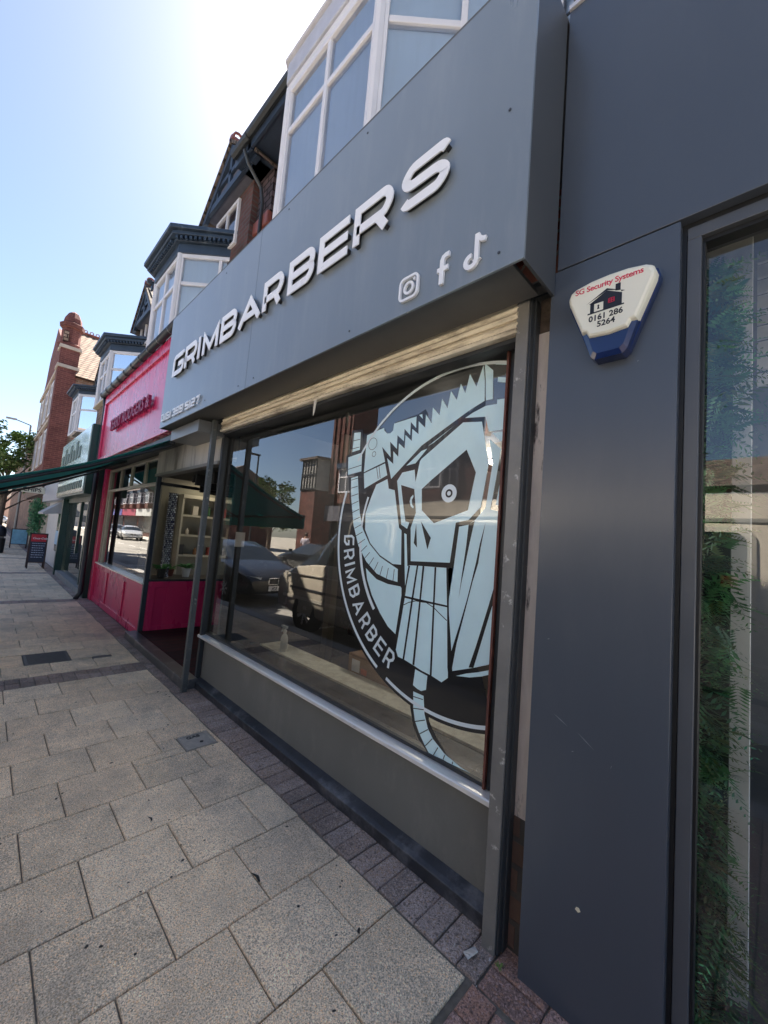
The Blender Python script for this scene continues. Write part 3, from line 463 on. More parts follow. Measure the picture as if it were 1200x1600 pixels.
# ---------------------------------------------------------------- window graphic (vinyl on the inner face of the pane)
VY = GY-.0075
def vin(polys, name, m, dy, parent=pane):
    mb = MB()
    for p in polys: mb.add([(x, VY+dy, z) for x, z in p], [tuple(range(len(p)))])
    return mb.build(name, m, parent, fix=False)
OC, OR_ = (-1.171, 1.568), .877; IC, IR = (-1.178, 1.557), .6526
def ring(c, r0, r1, a0, a1, n=60):
    o = arc(c[0], c[1], r1, a0, a1, n)+arc(c[0], c[1], r0, a1, a0, n)
    return o
xr = -.888
def clipx(pts):                                    # keep what lies left of the pane's right edge
    out = []
    for i in range(len(pts)):
        a, b = pts[i-1], pts[i]
        if (a[0] <= xr) != (b[0] <= xr):
            t = (xr-a[0])/(b[0]-a[0]); out.append((xr, a[1]+t*(b[1]-a[1])))
        if b[0] <= xr: out.append(b)
    return out
def seg(c, r0, r1, a0, a1, n=90):
    res = []
    for i in range(n):
        p = ring(c, r0, r1, a0+(a1-a0)*i/n, a0+(a1-a0)*(i+1)/n, 1)
        q = clipx(p)
        if len(q) > 2: res.append(q)
    return res
band = seg(OC, .655, .903, 168, 290, 100)
vin(band, 'ring_band', vinylk, .0030)
# black fill below the beard
fill = []
for i in range(40):
    a0, a1 = 218+i*1.8, 218+(i+1)*1.8
    p = [(OC[0]+.66*math.cos(R_(a0)), OC[1]+.66*math.sin(R_(a0))), (OC[0]+.66*math.cos(R_(a1)), OC[1]+.66*math.sin(R_(a1))), (-1.12, 1.1)]
    q = clipx(p)
    if len(q) > 2: fill.append(q)
vin(fill, 'ring_fill', vinylk, .0032)
for a_ in (seg(OC, .868, .886, 163, 240.5, 70), seg(OC, .868, .886, 246, 290, 50), seg(OC, .868, .884, 64, 149, 70), seg(IC, .648, .664, 160, 177, 20), seg(IC, .645, .666, 184, 222, 40)): vin(a_, 'ring_outline', vinylw, .0010)
vin([BASE2, TUBEBASE], 'robot_backing', vinylk, .0028)
vin([clipx(p) for p in LIGHT.values()], 'robot_face', vinyl, .0018)
vin([clipx(p) for p in DARK.values()], 'robot_linework', vinylk, .0008)
def line(p, q, w_=.0042):
    a, b = Vector(p), Vector(q); n = Vector((-(b-a).y, (b-a).x)).normalized()*w_/2
    return [tuple(a+n), tuple(b+n), tuple(b-n), tuple(a-n)]
ls = []
for L_ in LINES:
    for i in range(len(L_)-1): ls.append(line(L_[i], L_[i+1]))
for (cx_, cz_), r in (((-1.7957, 2.1176), .0375), ((-1.776, 2.0501), .016)):
    pp = arc(cx_, cz_, r, 0, 360, 28)
    for i in range(28): ls.append(line(pp[i], pp[i+1], .003))
vin(ls, 'robot_seams', vinylk, .0006)
pc = PUP[0]
vin([ring(pc, .022, .047, i*12, (i+1)*12, 1) for i in range(30)]+[arc(pc[0], pc[1], .012, 0, 360, 20)], 'robot_eye', vinylw, .0004)
# ring lettering
lt = MB(); word = 'GRIMBARBER'; hh = .098; wds = {'I': 0, 'M': 1.05, 'A': 1.0}
tot = []; 
for ch in word: tot.append(wds.get(ch, .78)*hh*.82)
gap_ = .038; total = sum(tot)+gap_*(len(word)-1)+.02; rad = .812; a_start, a_end = 181.2, 245.5
rad0 = .812
sc_ = (R_(a_end-a_start)*rad0)/total; ang = R_(a_start)
for ch, wd_ in zip(word, tot):
    if ch == 'I': wd_ = .002
    wa = (wd_+gap_)*sc_/rad0; am = ang+wa/2; ang += wa
    # local frame: text runs along increasing angle, up points to the centre
    tx, tz = -math.sin(am), math.cos(am); ux, uz = -math.cos(am), -math.sin(am)
    cx_, cz_ = OC[0]+rad0*math.cos(am), OC[1]+rad0*math.sin(am)
    W_ = max(wd_*sc_/hh, .01)
    for si, (pts, cl) in enumerate(GL(ch, W_, .22)):
        pts2 = [((p[0]-W_/2)*hh*.86, (p[1])*hh*.86-.002) for p in pts]
        ribbon(lt, pts2, .0155, lambda a, b, d: (cx_+tx*a+ux*b, VY+.0005+d-si*.0003, cz_+tz*a+uz*b), .0004, bool(cl))
lt.build('ring_lettering', vinylw, pane)

# ---------------------------------------------------------------- fascia sign
sign = empty('fascia_sign', (0, 0, 0), 'long grey box sign with raised white barber lettering above the window', 'shop sign')
FY, FZ0, FZ1 = 1.24, 2.555, 3.80
SX = -2.785
MB().box(FX0, SX-.002, FY, FY+.012, FZ0, FZ1).build('face_panel', anthr, sign, bevel=.0015)
MB().box(SX+.002, FX1, FY, FY+.012, FZ0, FZ1).build('face_panel', anthr, sign, bevel=.0015)
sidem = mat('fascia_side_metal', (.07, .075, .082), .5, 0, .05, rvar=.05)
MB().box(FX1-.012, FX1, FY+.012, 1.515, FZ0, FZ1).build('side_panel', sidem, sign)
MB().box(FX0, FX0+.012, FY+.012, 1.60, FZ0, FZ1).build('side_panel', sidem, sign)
MB().box(FX0+.012, -.70, FY+.012, 1.50, FZ0+.018, FZ0+.035).box(FX0+.012, FX1-.012, 1.505, 1.56, FZ0+.06, FZ0+.08).build('soffit', soffm, sign)
MB().box(FX0, FX1, FY, 2.3, FZ1, FZ1+.012).build('top_cover', soffm, sign)
mb = MB().box(FX0+.012, FX1-.012, 1.60, 2.25, FZ0+.08, FZ0+.1); mb.build('back_board', darkm, sign)
scm = mat('screw_dark', (.05, .055, .07), .5)
for x, z in [(-2.9, 2.60), (-2.66, 2.605), (-3.55, 2.62), (-1.6, 2.6), (-.74, 2.62), (-.73, 3.2), (-4.7, 2.62), (-2.4, 3.75), (-1.6, 3.74), (-3.4, 3.73)]:
    mb = MB(); mb.add([(x+.006*math.cos(a), FY-.002-(.002 if k else 0), z+.006*math.sin(a)) for k in (0, 1) for a in [i*math.pi/4 for i in range(8)]], [tuple(range(8, 16))]+[(i, (i+1) % 8, 8+(i+1) % 8, 8+i) for i in range(8)])
    mb.build('fixing_screw', scm, sign)
#
LZ, LH, TW = 3.043, .228, .049
def sletter(ch, x0, x1, z0=LZ, h=LH, t=TW, yf=FY-.030, dep=.006, nm='letter', c=.2, stand=True):
    hh = h-t; W_ = (x1-x0-t)/hh
    f = MB(); b = MB()
    P = lambda a, bb, d: (x0+t/2+a*hh, yf+d, z0+t/2+bb*hh)
    for si, (pts, cl) in enumerate(GLR(ch, max(W_, .0), c)):
        Pk = (lambda a, bb, d, si=si: (x0+t/2+a*hh, yf+d+si*.0007, z0+t/2+bb*hh)); ribbon(f, pts, t/hh, Pk, dep-si*.0014, bool(cl))
    o = f.build(nm, letterw, sign)
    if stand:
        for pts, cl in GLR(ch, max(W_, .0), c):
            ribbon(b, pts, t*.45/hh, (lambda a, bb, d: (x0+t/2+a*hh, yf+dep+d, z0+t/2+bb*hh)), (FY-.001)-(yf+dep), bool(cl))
        b.build('letter_shadow', lettershade, o)  # narrow black rib shaped to stand for the letter's shadow on the fascia
    return o
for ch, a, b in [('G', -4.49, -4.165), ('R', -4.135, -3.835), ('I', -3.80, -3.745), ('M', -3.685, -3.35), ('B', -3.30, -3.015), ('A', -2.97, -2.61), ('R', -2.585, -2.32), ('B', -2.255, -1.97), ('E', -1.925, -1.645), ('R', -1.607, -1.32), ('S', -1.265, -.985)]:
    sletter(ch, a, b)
x = -4.73
for ch in '0161 399 5127':
    if ch == ' ': x += .03; continue
    wd_ = .03 if ch == '1' else .088
    sletter(ch, x, x+wd_, 2.612, .080, .0165, FY-.016, .008, 'digit', .12, False); x += wd_+.022
def flat(polys, closed_w, nm, yf=FY-.014, dep=.012):
    mb = MB()
    for k, (pts, wd_, cl) in enumerate(polys): ribbon(mb, pts, wd_, lambda a, b, d, k=k: (a, yf+d+k*.0007, b), dep-k*.0014, cl)
    return mb.build(nm, letterw, sign)
cx_, cz_ = -1.185, 2.663; rr = .052
sq = []
for qx, qz, a0 in ((1, 1, 0), (-1, 1, 90), (-1, -1, 180), (1, -1, 270)): sq += arc(cx_+qx*(rr-.024), cz_+qz*(rr-.024), .024, a0, a0+90, 6)
flat([(sq, .012, True), (arc(cx_, cz_, .025, 0, 345, 22), .012, True), (arc(cx_+.032, cz_+.032, .0035, 0, 300, 5), .007, True)], 0, 'camera_icon')
fx, fz = -1.0, 2.60
flat([([(fx+.035, fz+.123), (fx+.018, fz+.123), (fx+.006, fz+.118), (fx, fz+.106), (fx, fz)], .021, False), ([(fx-.024, fz+.067), (fx+.032, fz+.067)], .02, False)], 0, 'letter_f_icon')
tx_, tz_ = -.845, 2.612
flat([([(tx_+.012, tz_+.128), (tx_+.012, tz_+.022)]+arc(tx_-.012, tz_+.022, .024, 0, -275, 18), .019, False), ([(tx_+.012, tz_+.124), (tx_+.02, tz_+.108), (tx_+.034, tz_+.096), (tx_+.05, tz_+.092)], .019, False)], 0, 'music_note_icon')

# ================================================================ NEIGHBOUR ON THE RIGHT
nb = empty('clad_shopfront', (0, 0, 0), 'dark blue-grey clad shopfront with tall window at the right', 'shop')
MB().box(-.655, -.228, 1.52, 1.56, 0, 2.655).build('cladding_panel', anthr2, nb, bevel=.002)
MB().box(-.634, 2.4, 1.52, 1.56, 2.661, 3.84).build('cladding_panel', anthr2, nb, bevel=.002)
MB().box(-.63, 2.4, 1.56, 1.62, 2.62, 2.68).box(-.65, -.216, 1.561, 1.62, 0, 2.62).build('panel_backing', blackm, nb)
MB().box(-.634, 2.4, 1.51, 1.58, 3.842, 3.862).build('coping_strip', pvc, nb)
MB().box(-.634, 2.4, 1.58, 2.4, 3.80, 3.85).build('flat_roof', darkm, nb)
mb = MB().box(-.214, -.176, 1.555, 1.66, .04, 2.60).box(-.214, 2.4, 1.555, 1.66, 2.60, 2.642).box(-.176, 2.4, 1.555, 1.66, 0.0, .05).box(1.5, 1.54, 1.555, 1.66, .05, 2.6)
mb.build('window_frame', frame2, nb, bevel=.002)
MB().box(-.176, -.168, 1.575, 1.62, .05, 2.6).box(-.17, 1.5, 1.575, 1.62, 2.585, 2.6).build('gasket', blackm, nb)
MB().quad((-.17, 1.625, .05), (1.5, 1.625, .05), (1.5, 1.625, 2.586), (-.17, 1.625, 2.586)).build('window_pane', glass2, nb)
MB().box(-.64, 2.4, 1.70, 5.0, -.05, .02).build('interior_floor', mat('grey_interior_floor', (.1, .1, .1), .4), nb)
MB().box(-.64, 2.4, 5.0, 5.05, 0, 3).box(-.66, -.62, 1.7, 5, 0, 3).box(-.64, 2.4, 1.66, 5.0, 2.9, 2.95).build('interior_wall', mat('interior_grey', (.18, .18, .18), .7), nb)
MB().box(-.30, -.068, 2.02, 2.1, .02, 2.9).build('white_pilaster', mat('white_pilaster_paint', (.8, .8, .78), .6), nb)
mb = MB()
for i in range(9): mb.box(-.06, 1.4, 2.25, 2.27, 2.3+i*.07, 2.355+i*.07)
mb.build('inner_shutter', mat('perforated_shutter', (.62, .6, .56), .5, .2), nb)
mb = MB()
for i in range(60):
    x = rl.uniform(-.63, -.25); z = rl.uniform(.3, 2.5)
sc2 = MB()
for (x, z, a, l) in [(-.545, .93, -.5, .03), (-.46, .89, -.6, .035), (-.38, .84, 1.2, .006), (-.6, 1.2, .3, .005), (-.5, .84, .2, .004), (-.34, 2.2, .5, .003)]:
    sc2.add([(x-l*math.cos(a), 1.5188, z-l*math.sin(a)), (x, 1.5188, z-.0012), (x+l*math.cos(a), 1.5188, z+l*math.sin(a)), (x, 1.5188, z+.0012)], [(0, 1, 2, 3)])
sc2.build('scratches', mat('scratch', (.35, .36, .38), .5), nb)
o = MB().prism([(-.472, 1.519, .352), (-.462, 1.519, .347), (-.455, 1.519, .353), (-.46, 1.519, .361), (-.468, 1.519, .36)], (0, -.002, 0)).build('paint_chip', mat('chip_cream', (.75, .68, .5), .7), nb)
pil = empty('plaster_pilaster', (0, 0, 0), 'narrow weathered plaster pilaster squeezed between guide rail and dark cladding', 'pilaster')
MB().box(-.735, -.657, 1.60, 1.9, 0.48, 2.46).build('shaft', creamd, pil); MB().box(-.735, -.657, 1.595, 1.9, 0, .48).build('brick_base', brick_mat('worn_brick', (.2, .12, .1), (.14, .09, .07), (.1, .09, .08), 'xy', .12, .1), pil)
MB().box(-.735, -.657, 1.61, 1.9, 2.46, 2.62).build('rotten_head', mat('old_timber', (.12, .09, .07), .9, 0, .4, 15, .5), pil)

# alarm box
al = empty('alarm_box', (-.42, 1.52, 2.47), 'white and blue security alarm box fixed on the dark cladding', 'alarm')
def AP(pts, y0, y1): return [(x, y0, z) for x, z in pts], (0, y1-y0, 0)
wh = [(-.137, -.02), (-.14, .0), (-.132, .022), (-.115, .032), (-.06, .043), (0, .046), (.06, .043), (.115, .032), (.132, .022), (.14, .0), (.137, -.02), (.088, -.148), (.072, -.152), (.062, -.172), (0, -.178), (-.062, -.172), (-.072, -.152), (-.088, -.148)]
def frust(mb, a, s, ya, yb, dz=0):                         # tapered slab: outline a at ya, scaled s at yb
    n = len(a); cx0, cz0 = 0, -.06
    vs = [(x, ya, z) for x, z in a]+[(cx0+(x-cx0)*s, yb, cz0+(z-cz0)*s+dz) for x, z in a]
    mb.add(vs, [tuple(range(n)), tuple(range(n, 2*n))]+[(i, (i+1) % n, n+(i+1) % n, n+i) for i in range(n)])
mb = MB(); frust(mb, wh, 1.0, -.05, -.062); frust(mb, wh, .93, -.0622, -.074); 
n_ = len(wh)
mb = MB(); vs = []
for y, s in ((-.03, 1.0), (-.056, .995), (-.069, .96), (-.074, .90)): vs += [(x*s, y, -.06+(z+.06)*s) for x, z in wh]
mb.add(vs, [tuple(range(n_)), tuple(range(3*n_, 4*n_))]+[(k*n_+i, k*n_+(i+1) % n_, (k+1)*n_+(i+1) % n_, (k+1)*n_+i) for k in range(3) for i in range(n_)])
mb.build('white_cover', mat('ivory_plastic', (.82, .80, .68), .3, 0, .03), al)
bl = [(-.143, -.02), (-.146, .0), (-.138, .026), (-.118, .037), (0, .051), (.118, .037), (.138, .026), (.146, .0), (.143, -.02), (.060, -.238), (.045, -.252), (-.045, -.252), (-.060, -.238)]
n_ = len(bl); mb = MB(); vs = []
for y, s in ((-.002, 1.0), (-.03, 1.0), (-.0302, .0)): vs += [(x*s, y, -.06+(z+.06)*s) for x, z in bl]
mb.add(vs[:2*n_], [tuple(range(n_)), tuple(range(n_, 2*n_))]+[(i, (i+1) % n_, n_+(i+1) % n_, n_+i) for i in range(n_)])
lo = [(-.09, -.145), (.09, -.145), (.060, -.238), (.045, -.252), (-.045, -.252), (-.060, -.238)]
n_ = len(lo); vs = [(x, -.03, z) for x, z in lo]+[(x*.97, -.052, z) for x, z in lo]+[(x*.8, -.06, -.15+(z+.15)*.82) for x, z in lo]
mb.add(vs, [tuple(range(2*n_, 3*n_))]+[(k*n_+i, k*n_+(i+1) % n_, (k+1)*n_+(i+1) % n_, (k+1)*n_+i) for k in range(2) for i in range(n_)])
mb.build('blue_base', mat('blue_plastic', (.008, .022, .10), .15, 0, .05, coat=.5), al)
redt = mat('red_print', (.62, .02, .07), .5); blkt = mat('black_print', (.01, .012, .02), .5)
al_lab = 1
text_mesh('SG Security Systems', .0285, .0003, redt, 'lettering', al, M_face(-.112, -.0748, .002) , bold=.0004, space=.93)
text_mesh('0161 286', .029, .0003, blkt, 'lettering', al, M_face(-.062, -.0748, -.117), bold=.0007)
text_mesh('5264', .029, .0003, blkt, 'lettering', al, M_face(-.034, -.0748, -.143), bold=.0007)
mb = MB(); Yp = -.0749
def fl(pts): mb.add([(x, Yp, z) for x, z in pts], [tuple(range(len(pts)))])
fl([(-.058, -.084), (-.045, -.084), (-.045, -.048), (-.058, -.051)]); 
fl([(-.072, -.048), (-.005, -.010), (.052, -.040), (.040, -.040), (.040, -.034), (-.004, -.018)]); fl([(-.062, -.050), (-.005, -.018), (.043, -.044), (.043, -.084), (-.015, -.084), (-.015, -.054), (-.050, -.054)])
fl([(-.066, -.089), (.05, -.089), (.05, -.084), (-.066, -.084)]); fl([(.022, -.03), (.022, -.006), (.038, -.006), (.038, -.034)]); fl([(-.035, -.077), (-.027, -.077), (-.029, -.068), (-.027, -.064), (-.031, -.060), (-.035, -.064), (-.033, -.068)])
mb.build('house_emblem', blkt, al, fix=False)
mb = MB()
Yp = -.0752
for a, b, c, d in ((.0, .0045, -.068, -.05), (.0095, .0125, -.068, -.05), (.0165, .021, -.068, -.05)): fl([(a, c), (b, c), (b, d), (a, d)])
for c in (-.068, -.0605, -.053): fl([(0, c), (.021, c), (.021, c+.003), (0, c+.003)])
mb.build('emblem_window', redt, al, fix=False)

# greenery behind the neighbour's window
gar = empty('artificial_foliage', (0, 0, 0), 'hanging strip of artificial ferns and ivy inside the right-hand window', 'foliage')
rg = random.Random(5)
def frond(mb, base, d, up_, L_, nleaf=9, wl=.035):
    base = Vector(base); d = Vector(d).normalized(); side = d.cross(Vector(up_)).normalized()
    for i in range(nleaf):
        t = i/nleaf; c = base+d*L_*t+Vector((0, 0, -.35*L_*t*t)); l = wl*(1-t*.75)
        for s in (-1, 1):
            tip = c+side*s*l+d*l*.55+Vector((0, 0, -.1*l)); wv = d*l*.22
            mb.add([c, c+(tip-c)*.5+wv, tip, c+(tip-c)*.5-wv*.6], [(0, 1, 2, 3)])
mb1, mb2, mb3 = MB(), MB(), MB()
for i in range(620):
    z = rg.uniform(.0, 2.62); x = -.185+rg.uniform(-.02, .075+.02*math.sin(z*7)); y = 1.77+rg.uniform(-.07, .08)
    d = (rg.uniform(-.4, 1), rg.uniform(-1, .2), rg.uniform(-.6, .5))
    frond((mb1, mb2, mb3)[i % 3 if i % 5 else 0], (x, y, z), d, (rg.uniform(-.5, .5), .3, 1), rg.uniform(.08, .19), rg.randint(7, 11), rg.uniform(.022, .05))
mb1.build('fronds', leafm, gar, fix=False); mb2.build('fronds', leafd, gar, fix=False); mb3.build('fronds', mat('leaf_yellow_green', (.12, .19, .05), .5, 0, .4, 9), gar, fix=False)
MB().box(-.34, -.115, 1.86, 1.9, .02, 2.6).build('backing', mat('moss_backing', (.015, .035, .015), .9, 0, .5, 20), gar)
# ================================================================ DOORWAY AND PINK SHOP
pk = empty('pink_shop', (0, 0, 0), 'bright pink panelled shopfront with green awning beyond the doorway', 'shop')
PX0, PX1, PY = -9.35, -6.0, 1.62
# panels under the window
mb = MB().box(PX0, PX1, PY, PY+.08, .0, .70)
fr = MB().box(PX0, PX1, PY-.018, PY-.001, .62, .70).box(PX0, PX1, PY-.018, PY-.001, 0, .10)
for x in (PX0, -8.3, -7.15, PX1-.14): fr.box(x, x+.14, PY-.018, PY-.001, .10, .62)
mb.build('stall_riser', pinkm, pk); fr.build('riser_moulding', pinkm, pk, bevel=.004)
MB().box(PX0+.03, PX1, PY-.04, PY+.08, .701, .725).build('window_sill', silver, pk, bevel=.003)
wx0, wx1 = PX0+.2, PX1-.02
mb = MB().box(wx0, wx0+.1, PY+.0, PY+.06, .725, 2.48).box(wx0+.14, wx0+.2, PY+.01, PY+.06, .725, 2.06).box(wx1-.04, wx1, PY, PY+.06, .725, 2.48).box(wx0+.1, wx1-.04, PY+.005, PY+.06, 2.06, 2.10).box(wx0+.1, wx1-.04, PY, PY+.06, 2.44, 2.48)
for x in (-8.3, -7.6, -6.8): mb.box(x, x+.03, PY+.01, PY+.06, 2.10, 2.44)
mb.build('window_frame', mat('aged_aluminium', (.42, .39, .33), .4, .5, .15, 6), pk, bevel=.003)
MB().quad((wx0+.1, PY+.035, .725), (wx1-.04, PY+.035, .725), (wx1-.04, PY+.035, 2.06), (wx0+.1, PY+.035, 2.06)).build('window_pane', glass_mat('mirror_like_glass', 2.6, (.75, .78, .76), .02), pk)
MB().quad((wx0+.1, PY+.035, 2.1), (wx1-.04, PY+.035, 2.1), (wx1-.04, PY+.035, 2.44), (wx0+.1, PY+.035, 2.44)).build('transom_pane', glass_mat('green_transom_glass', 1.6, (.2, .32, .28)), pk)
MB().box(PX0-.02, PX0+.19, PY-.05, PY+.1, 0, 2.7).build('pilaster', pinkm, pk, bevel=.004)
# sloping upper fascia
PFY = 1.44
MB().box(-9.28, -4.81, PFY, PFY+.05, 2.62, 3.9).build('fascia_board', pinkm, pk)
mb = MB().box(-9.28, -4.81, PFY-.03, PFY-.001, 3.74, 3.9).box(-9.28, -9.2, PFY-.03, PFY-.001, 2.62, 3.74).box(-9.28, -4.81, PFY-.03, PFY-.001, 2.62, 2.68); mb.build('fascia_moulding', pinkm, pk, bevel=.006)
MB().box(-9.28, -4.0, PFY+.05, 2.3, 2.50, 2.62).build('soffit', darkm, pk)
text_mesh('TERRY RODGERS &', .27, .02, pinkd, 'lettering', pk, M_face(-8.33, PFY-.045, 3.08), bold=.003, space=1.02)
mb = MB(); mb.tube([(-9.36, PFY-.07, 3.93), (-4.81, PFY-.07, 3.95)], .05, 10)
for i in range(11): mb.tube([(-9.3+i*.44, PFY-.07, 3.93), (-9.27+i*.44, PFY-.07, 3.93)], .058, 10)
mb.build('gutter', mat('black_gutter', (.03, .035, .045), .35), pk, smooth=True)
MB().tube([(-9.37, PFY-.02, 3.9), (-9.37, PFY+.0, 3.7), (-9.37, PFY+.01, .12), (-9.33, PFY-.06, .0)], .042, 10).build('downpipe', mat('black_downpipe', (.02, .022, .028), .4), pk, smooth=True)
MB().box(-9.32, -4.78, PFY-.02, 2.3, 3.9, 3.925).build('flat_roof', darkm, pk)
# doorway between the two shops
MB().box(-6.06, -3.9, 1.47, 1.60, 0, .09).build('door_step', mat('step_nosing', (.10, .10, .105), .4, .3, .2, 6, dirt=(.25, .24, .22), dsc=6), pk, bevel=.006)
MB().box(-6.06, -3.96, 1.60, 3.3, .0, .085).build('porch_floor', tilefl, pk)
mb = MB().box(-6.04, -5.985, 1.60, 1.655, .085, 2.2).build('door_post', mat('dark_blue_post', (.035, .045, .06), .35), pk, bevel=.003)
rx = -6.05
mb = MB().box(rx, rx+.04, 1.66, 3.2, .085, .74); mb.build('return_riser', pinkm, pk)
mb = MB().box(rx+.04, rx+.055, 1.66, 3.2, .66, .74).box(rx+.04, rx+.055, 1.66, 1.75, .085, .66).box(rx+.04, rx+.055, 3.1, 3.2, .085, .66).box(rx+.04, rx+.055, 1.75, 3.1, .085, .14); mb.build('return_moulding', pinkm, pk, bevel=.003)
mb = MB().box(rx, rx+.05, 1.66, 3.2, .74, .77).box(rx, rx+.05, 1.66, 3.2, 2.06, 2.10).box(rx, rx+.05, 3.16, 3.2, .77, 2.06); mb.build('return_window_frame', darkm, pk)
MB().quad((rx+.02, 1.66, .77), (rx+.02, 3.16, .77), (rx+.02, 3.16, 2.06), (rx+.02, 1.66, 2.06)).build('return_pane', glass3, pk)
MB().box(-6.06, -3.99, 1.60, 1.68, 2.20, 2.56).build('lintel', render_, pk); MB().box(-6.06, -3.99, 1.585, 1.68, 2.165, 2.199).build('lintel_trim', mat('grey_trim', (.2, .2, .19), .5), pk)
MB().box(-4.72, -3.93, 1.34, 1.60, 2.43, 2.55).build('shutter_box', mat('galvanised_box', (.22, .23, .24), .4, .4), pk, bevel=.004)
MB().box(-6.06, -3.98, 1.68, 3.3, 2.18, 2.22).build('porch_ceiling', blackm, pk)
mb = MB().box(-6.05, -3.98, 3.25, 3.3, .085, 2.2); mb.build('inner_door', mat('dark_door', (.03, .025, .03), .4), pk)
hb = MB()
for i in range(22): hb.box(-5.9+.08*i, -5.86+.08*i+rl.uniform(0, .03), 2.0+rl.uniform(-.2, .5), 2.1+rl.uniform(0, .5), 2.12-rl.uniform(0, .16), 2.18)
hb.build('porch_signs', blackm, pk)
# interior of the pink shop
MB().box(-9.3, -6.1, 5.0, 5.05, 0, 2.6).box(-9.3, -9.25, 1.75, 5, 0, 2.6).box(-9.3, -6.1, 1.7, 5, 2.6, 2.65).build('interior_wall', cream, pk)
MB().box(-9.3, -6.1, 1.71, 5, -.02, .05).build('interior_floor', mat('pale_floor', (.4, .37, .32), .4), pk)
MB().box(-7.6, -7.55, 1.9, 5.0, .05, 2.6).build('partition', cream, pk)
MB().box(-6.9, -6.1, 1.72, 3.2, .70, .735).build('window_board', mat('dark_board', (.05, .045, .045), .4), pk)
mb = MB()
for z in (1.0, 1.35, 1.7): mb.box(-7.54, -7.35, 2.42, 3.6, z, z+.035)
mb.box(-7.54, -7.3, 2.39, 2.42, .7, 2.02).box(-7.54, -7.3, 3.6, 3.63, .7, 2.02).box(-7.54, -7.28, 2.39, 3.63, 2.02, 2.08)
mb.build('shelving', mat('white_shelf', (.42, .39, .33), .5), pk)
rs = random.Random(2)
for i in range(13):
    z = (1.035, 1.385, 1.735)[i % 3]; y = 2.47+.085*i; h_ = rs.uniform(.1, .22)
    c_ = rs.choice([(.03, .03, .035), (.2, .1, .05), (.5, .45, .4), (.05, .12, .06), (.3, .05, .04)])
    if i % 2: o = MB().lathe((-7.42, y, z), [(.028, 0), (.03, .01), (.03, h_*.7), (.012, h_*.82), (.012, h_), (0, h_)], 10).build('bottle', mat('bottle_%d' % i, c_, .2), smooth=True)
    else: o = MB().box(-7.46, -7.36, y-.045, y+.045, z, z+h_*.8).build('carton', mat('carton_%d' % i, c_, .6), bevel=.003)
    tag(o, '%s %s on the %s shelf in the porch window' % (['first', 'second', 'third', 'fourth', 'fifth'][i//3], 'item from the left, a small bottle' if i % 2 else 'item from the left, a small carton', ('bottom', 'middle', 'top')[i % 3]), 'bottle' if i % 2 else 'carton', 'goods on the shelves in the porch window')
li = bpy.data.lights.new('shelf_lamp', 'AREA'); li.energy = 1.2; li.size = .5; li.color = (1, .86, .62); lo_ = bpy.data.objects.new('shelf_lamp', li); COL.objects.link(lo_); lo_.location = (-7.1, 2.8, 2.35); lo_.parent = pk
# mosaic column, plants and pot in the porch window
mcol = brick_mat('mirror_mosaic', (.55, .6, .7), (.04, .05, .12), (.01, .01, .02), 'xy', .03, .03, ms=.004); mcol.node_tree.nodes['Principled BSDF'].inputs['Roughness'].default_value = .15
o = MB().lathe((-6.62, 2.02, .735), [(.07, 0), (.06, .03), (.06, 1.25), (.07, 1.28), (0, 1.28)], 16).build('mosaic_column', mcol); tag(o, 'blue and silver mosaic column standing inside the porch window', 'column')
def pot_plant(x, y, z, s, lab, potc, n=26, droop=.5):
    r = empty('pot_plant', (x, y, z), lab, 'pot plant')
    MB().lathe((0, 0, 0), [(.04*s, 0), (.055*s, .1*s), (.06*s, .1*s), (.06*s, .115*s), (.05*s, .11*s), (0, .1*s)], 14).build('pot', potc, r, smooth=False)
    m_ = MB(); rr_ = random.Random(int(-x*100))
    for i in range(n):
        a = rr_.uniform(0, 6.28); l = rr_.uniform(.08, .16)*s; c = Vector((0, 0, .11*s)); d = Vector((math.cos(a), math.sin(a), rr_.uniform(.2, 1.2))).normalized()
        sd = Vector((-math.sin(a), math.cos(a), 0))*l*.14; m1 = c+d*l*.55; t_ = c+d*l+Vector((0, 0, -droop*l*.5)); m_.add([c, m1+sd, t_, m1-sd], [(0, 1, 2, 3)])
    m_.build('leaves', leafm, r, fix=False); return r
pot_plant(-6.6, 2.33, .735, 1.2, 'leafy plant in a white pot on the porch window board', whitep)
pot_plant(-6.45, 1.93, .735, 1.2, 'dark leafy plant in a dark pot beside the mosaic column', darkm)
pot_plant(-6.75, 2.15, .735, .9, 'small leafy plant in a terracotta pot behind the mosaic column', terr)
# awning over the pink shop
aw = empty('green_awning', (0, 0, 0), 'dark green canvas awning pulled out over the pavement from the pink shop', 'awning')
a0, a1 = Vector((0, 1.43, 2.5)), Vector((0, .02, 1.80))
mb = MB(); N = 12
for (xa, xb) in ((-9.1, -4.93),):
    for i in range(N):
        t0, t1 = i/N, (i+1)/N
        def Q(x, t, off=0): p = a0.lerp(a1, t); sag = -.05*math.sin(math.pi*t); return (x, p.y, p.z+sag+off)
        mb.add([Q(xa, t0), Q(xb, t0), Q(xb, t1), Q(xa, t1), Q(xa, t0, .006), Q(xb, t0, .006), Q(xb, t1, .006), Q(xa, t1, .006)], [(0, 1, 2, 3), (4, 5, 6, 7), (1, 2, 6, 5), (0, 3, 7, 4)])
mb.build('canvas', greenc, aw, smooth=False)
mb = MB().box(-9.1, -4.93, .0, .02, 1.62, 1.80); mb.build('valance', greenc, aw)
for ax in (-4.98, -9.05, -7.0): MB().tube([(ax, 1.43, 2.43), (ax, .7, 2.05), (ax, .03, 1.76)], .018, 6).build('folding_arm', darkm, aw)
MB().tube([(-9.1, .02, 1.80), (-4.93, .02, 1.80)], .025, 8).build('front_bar', darkm, aw)
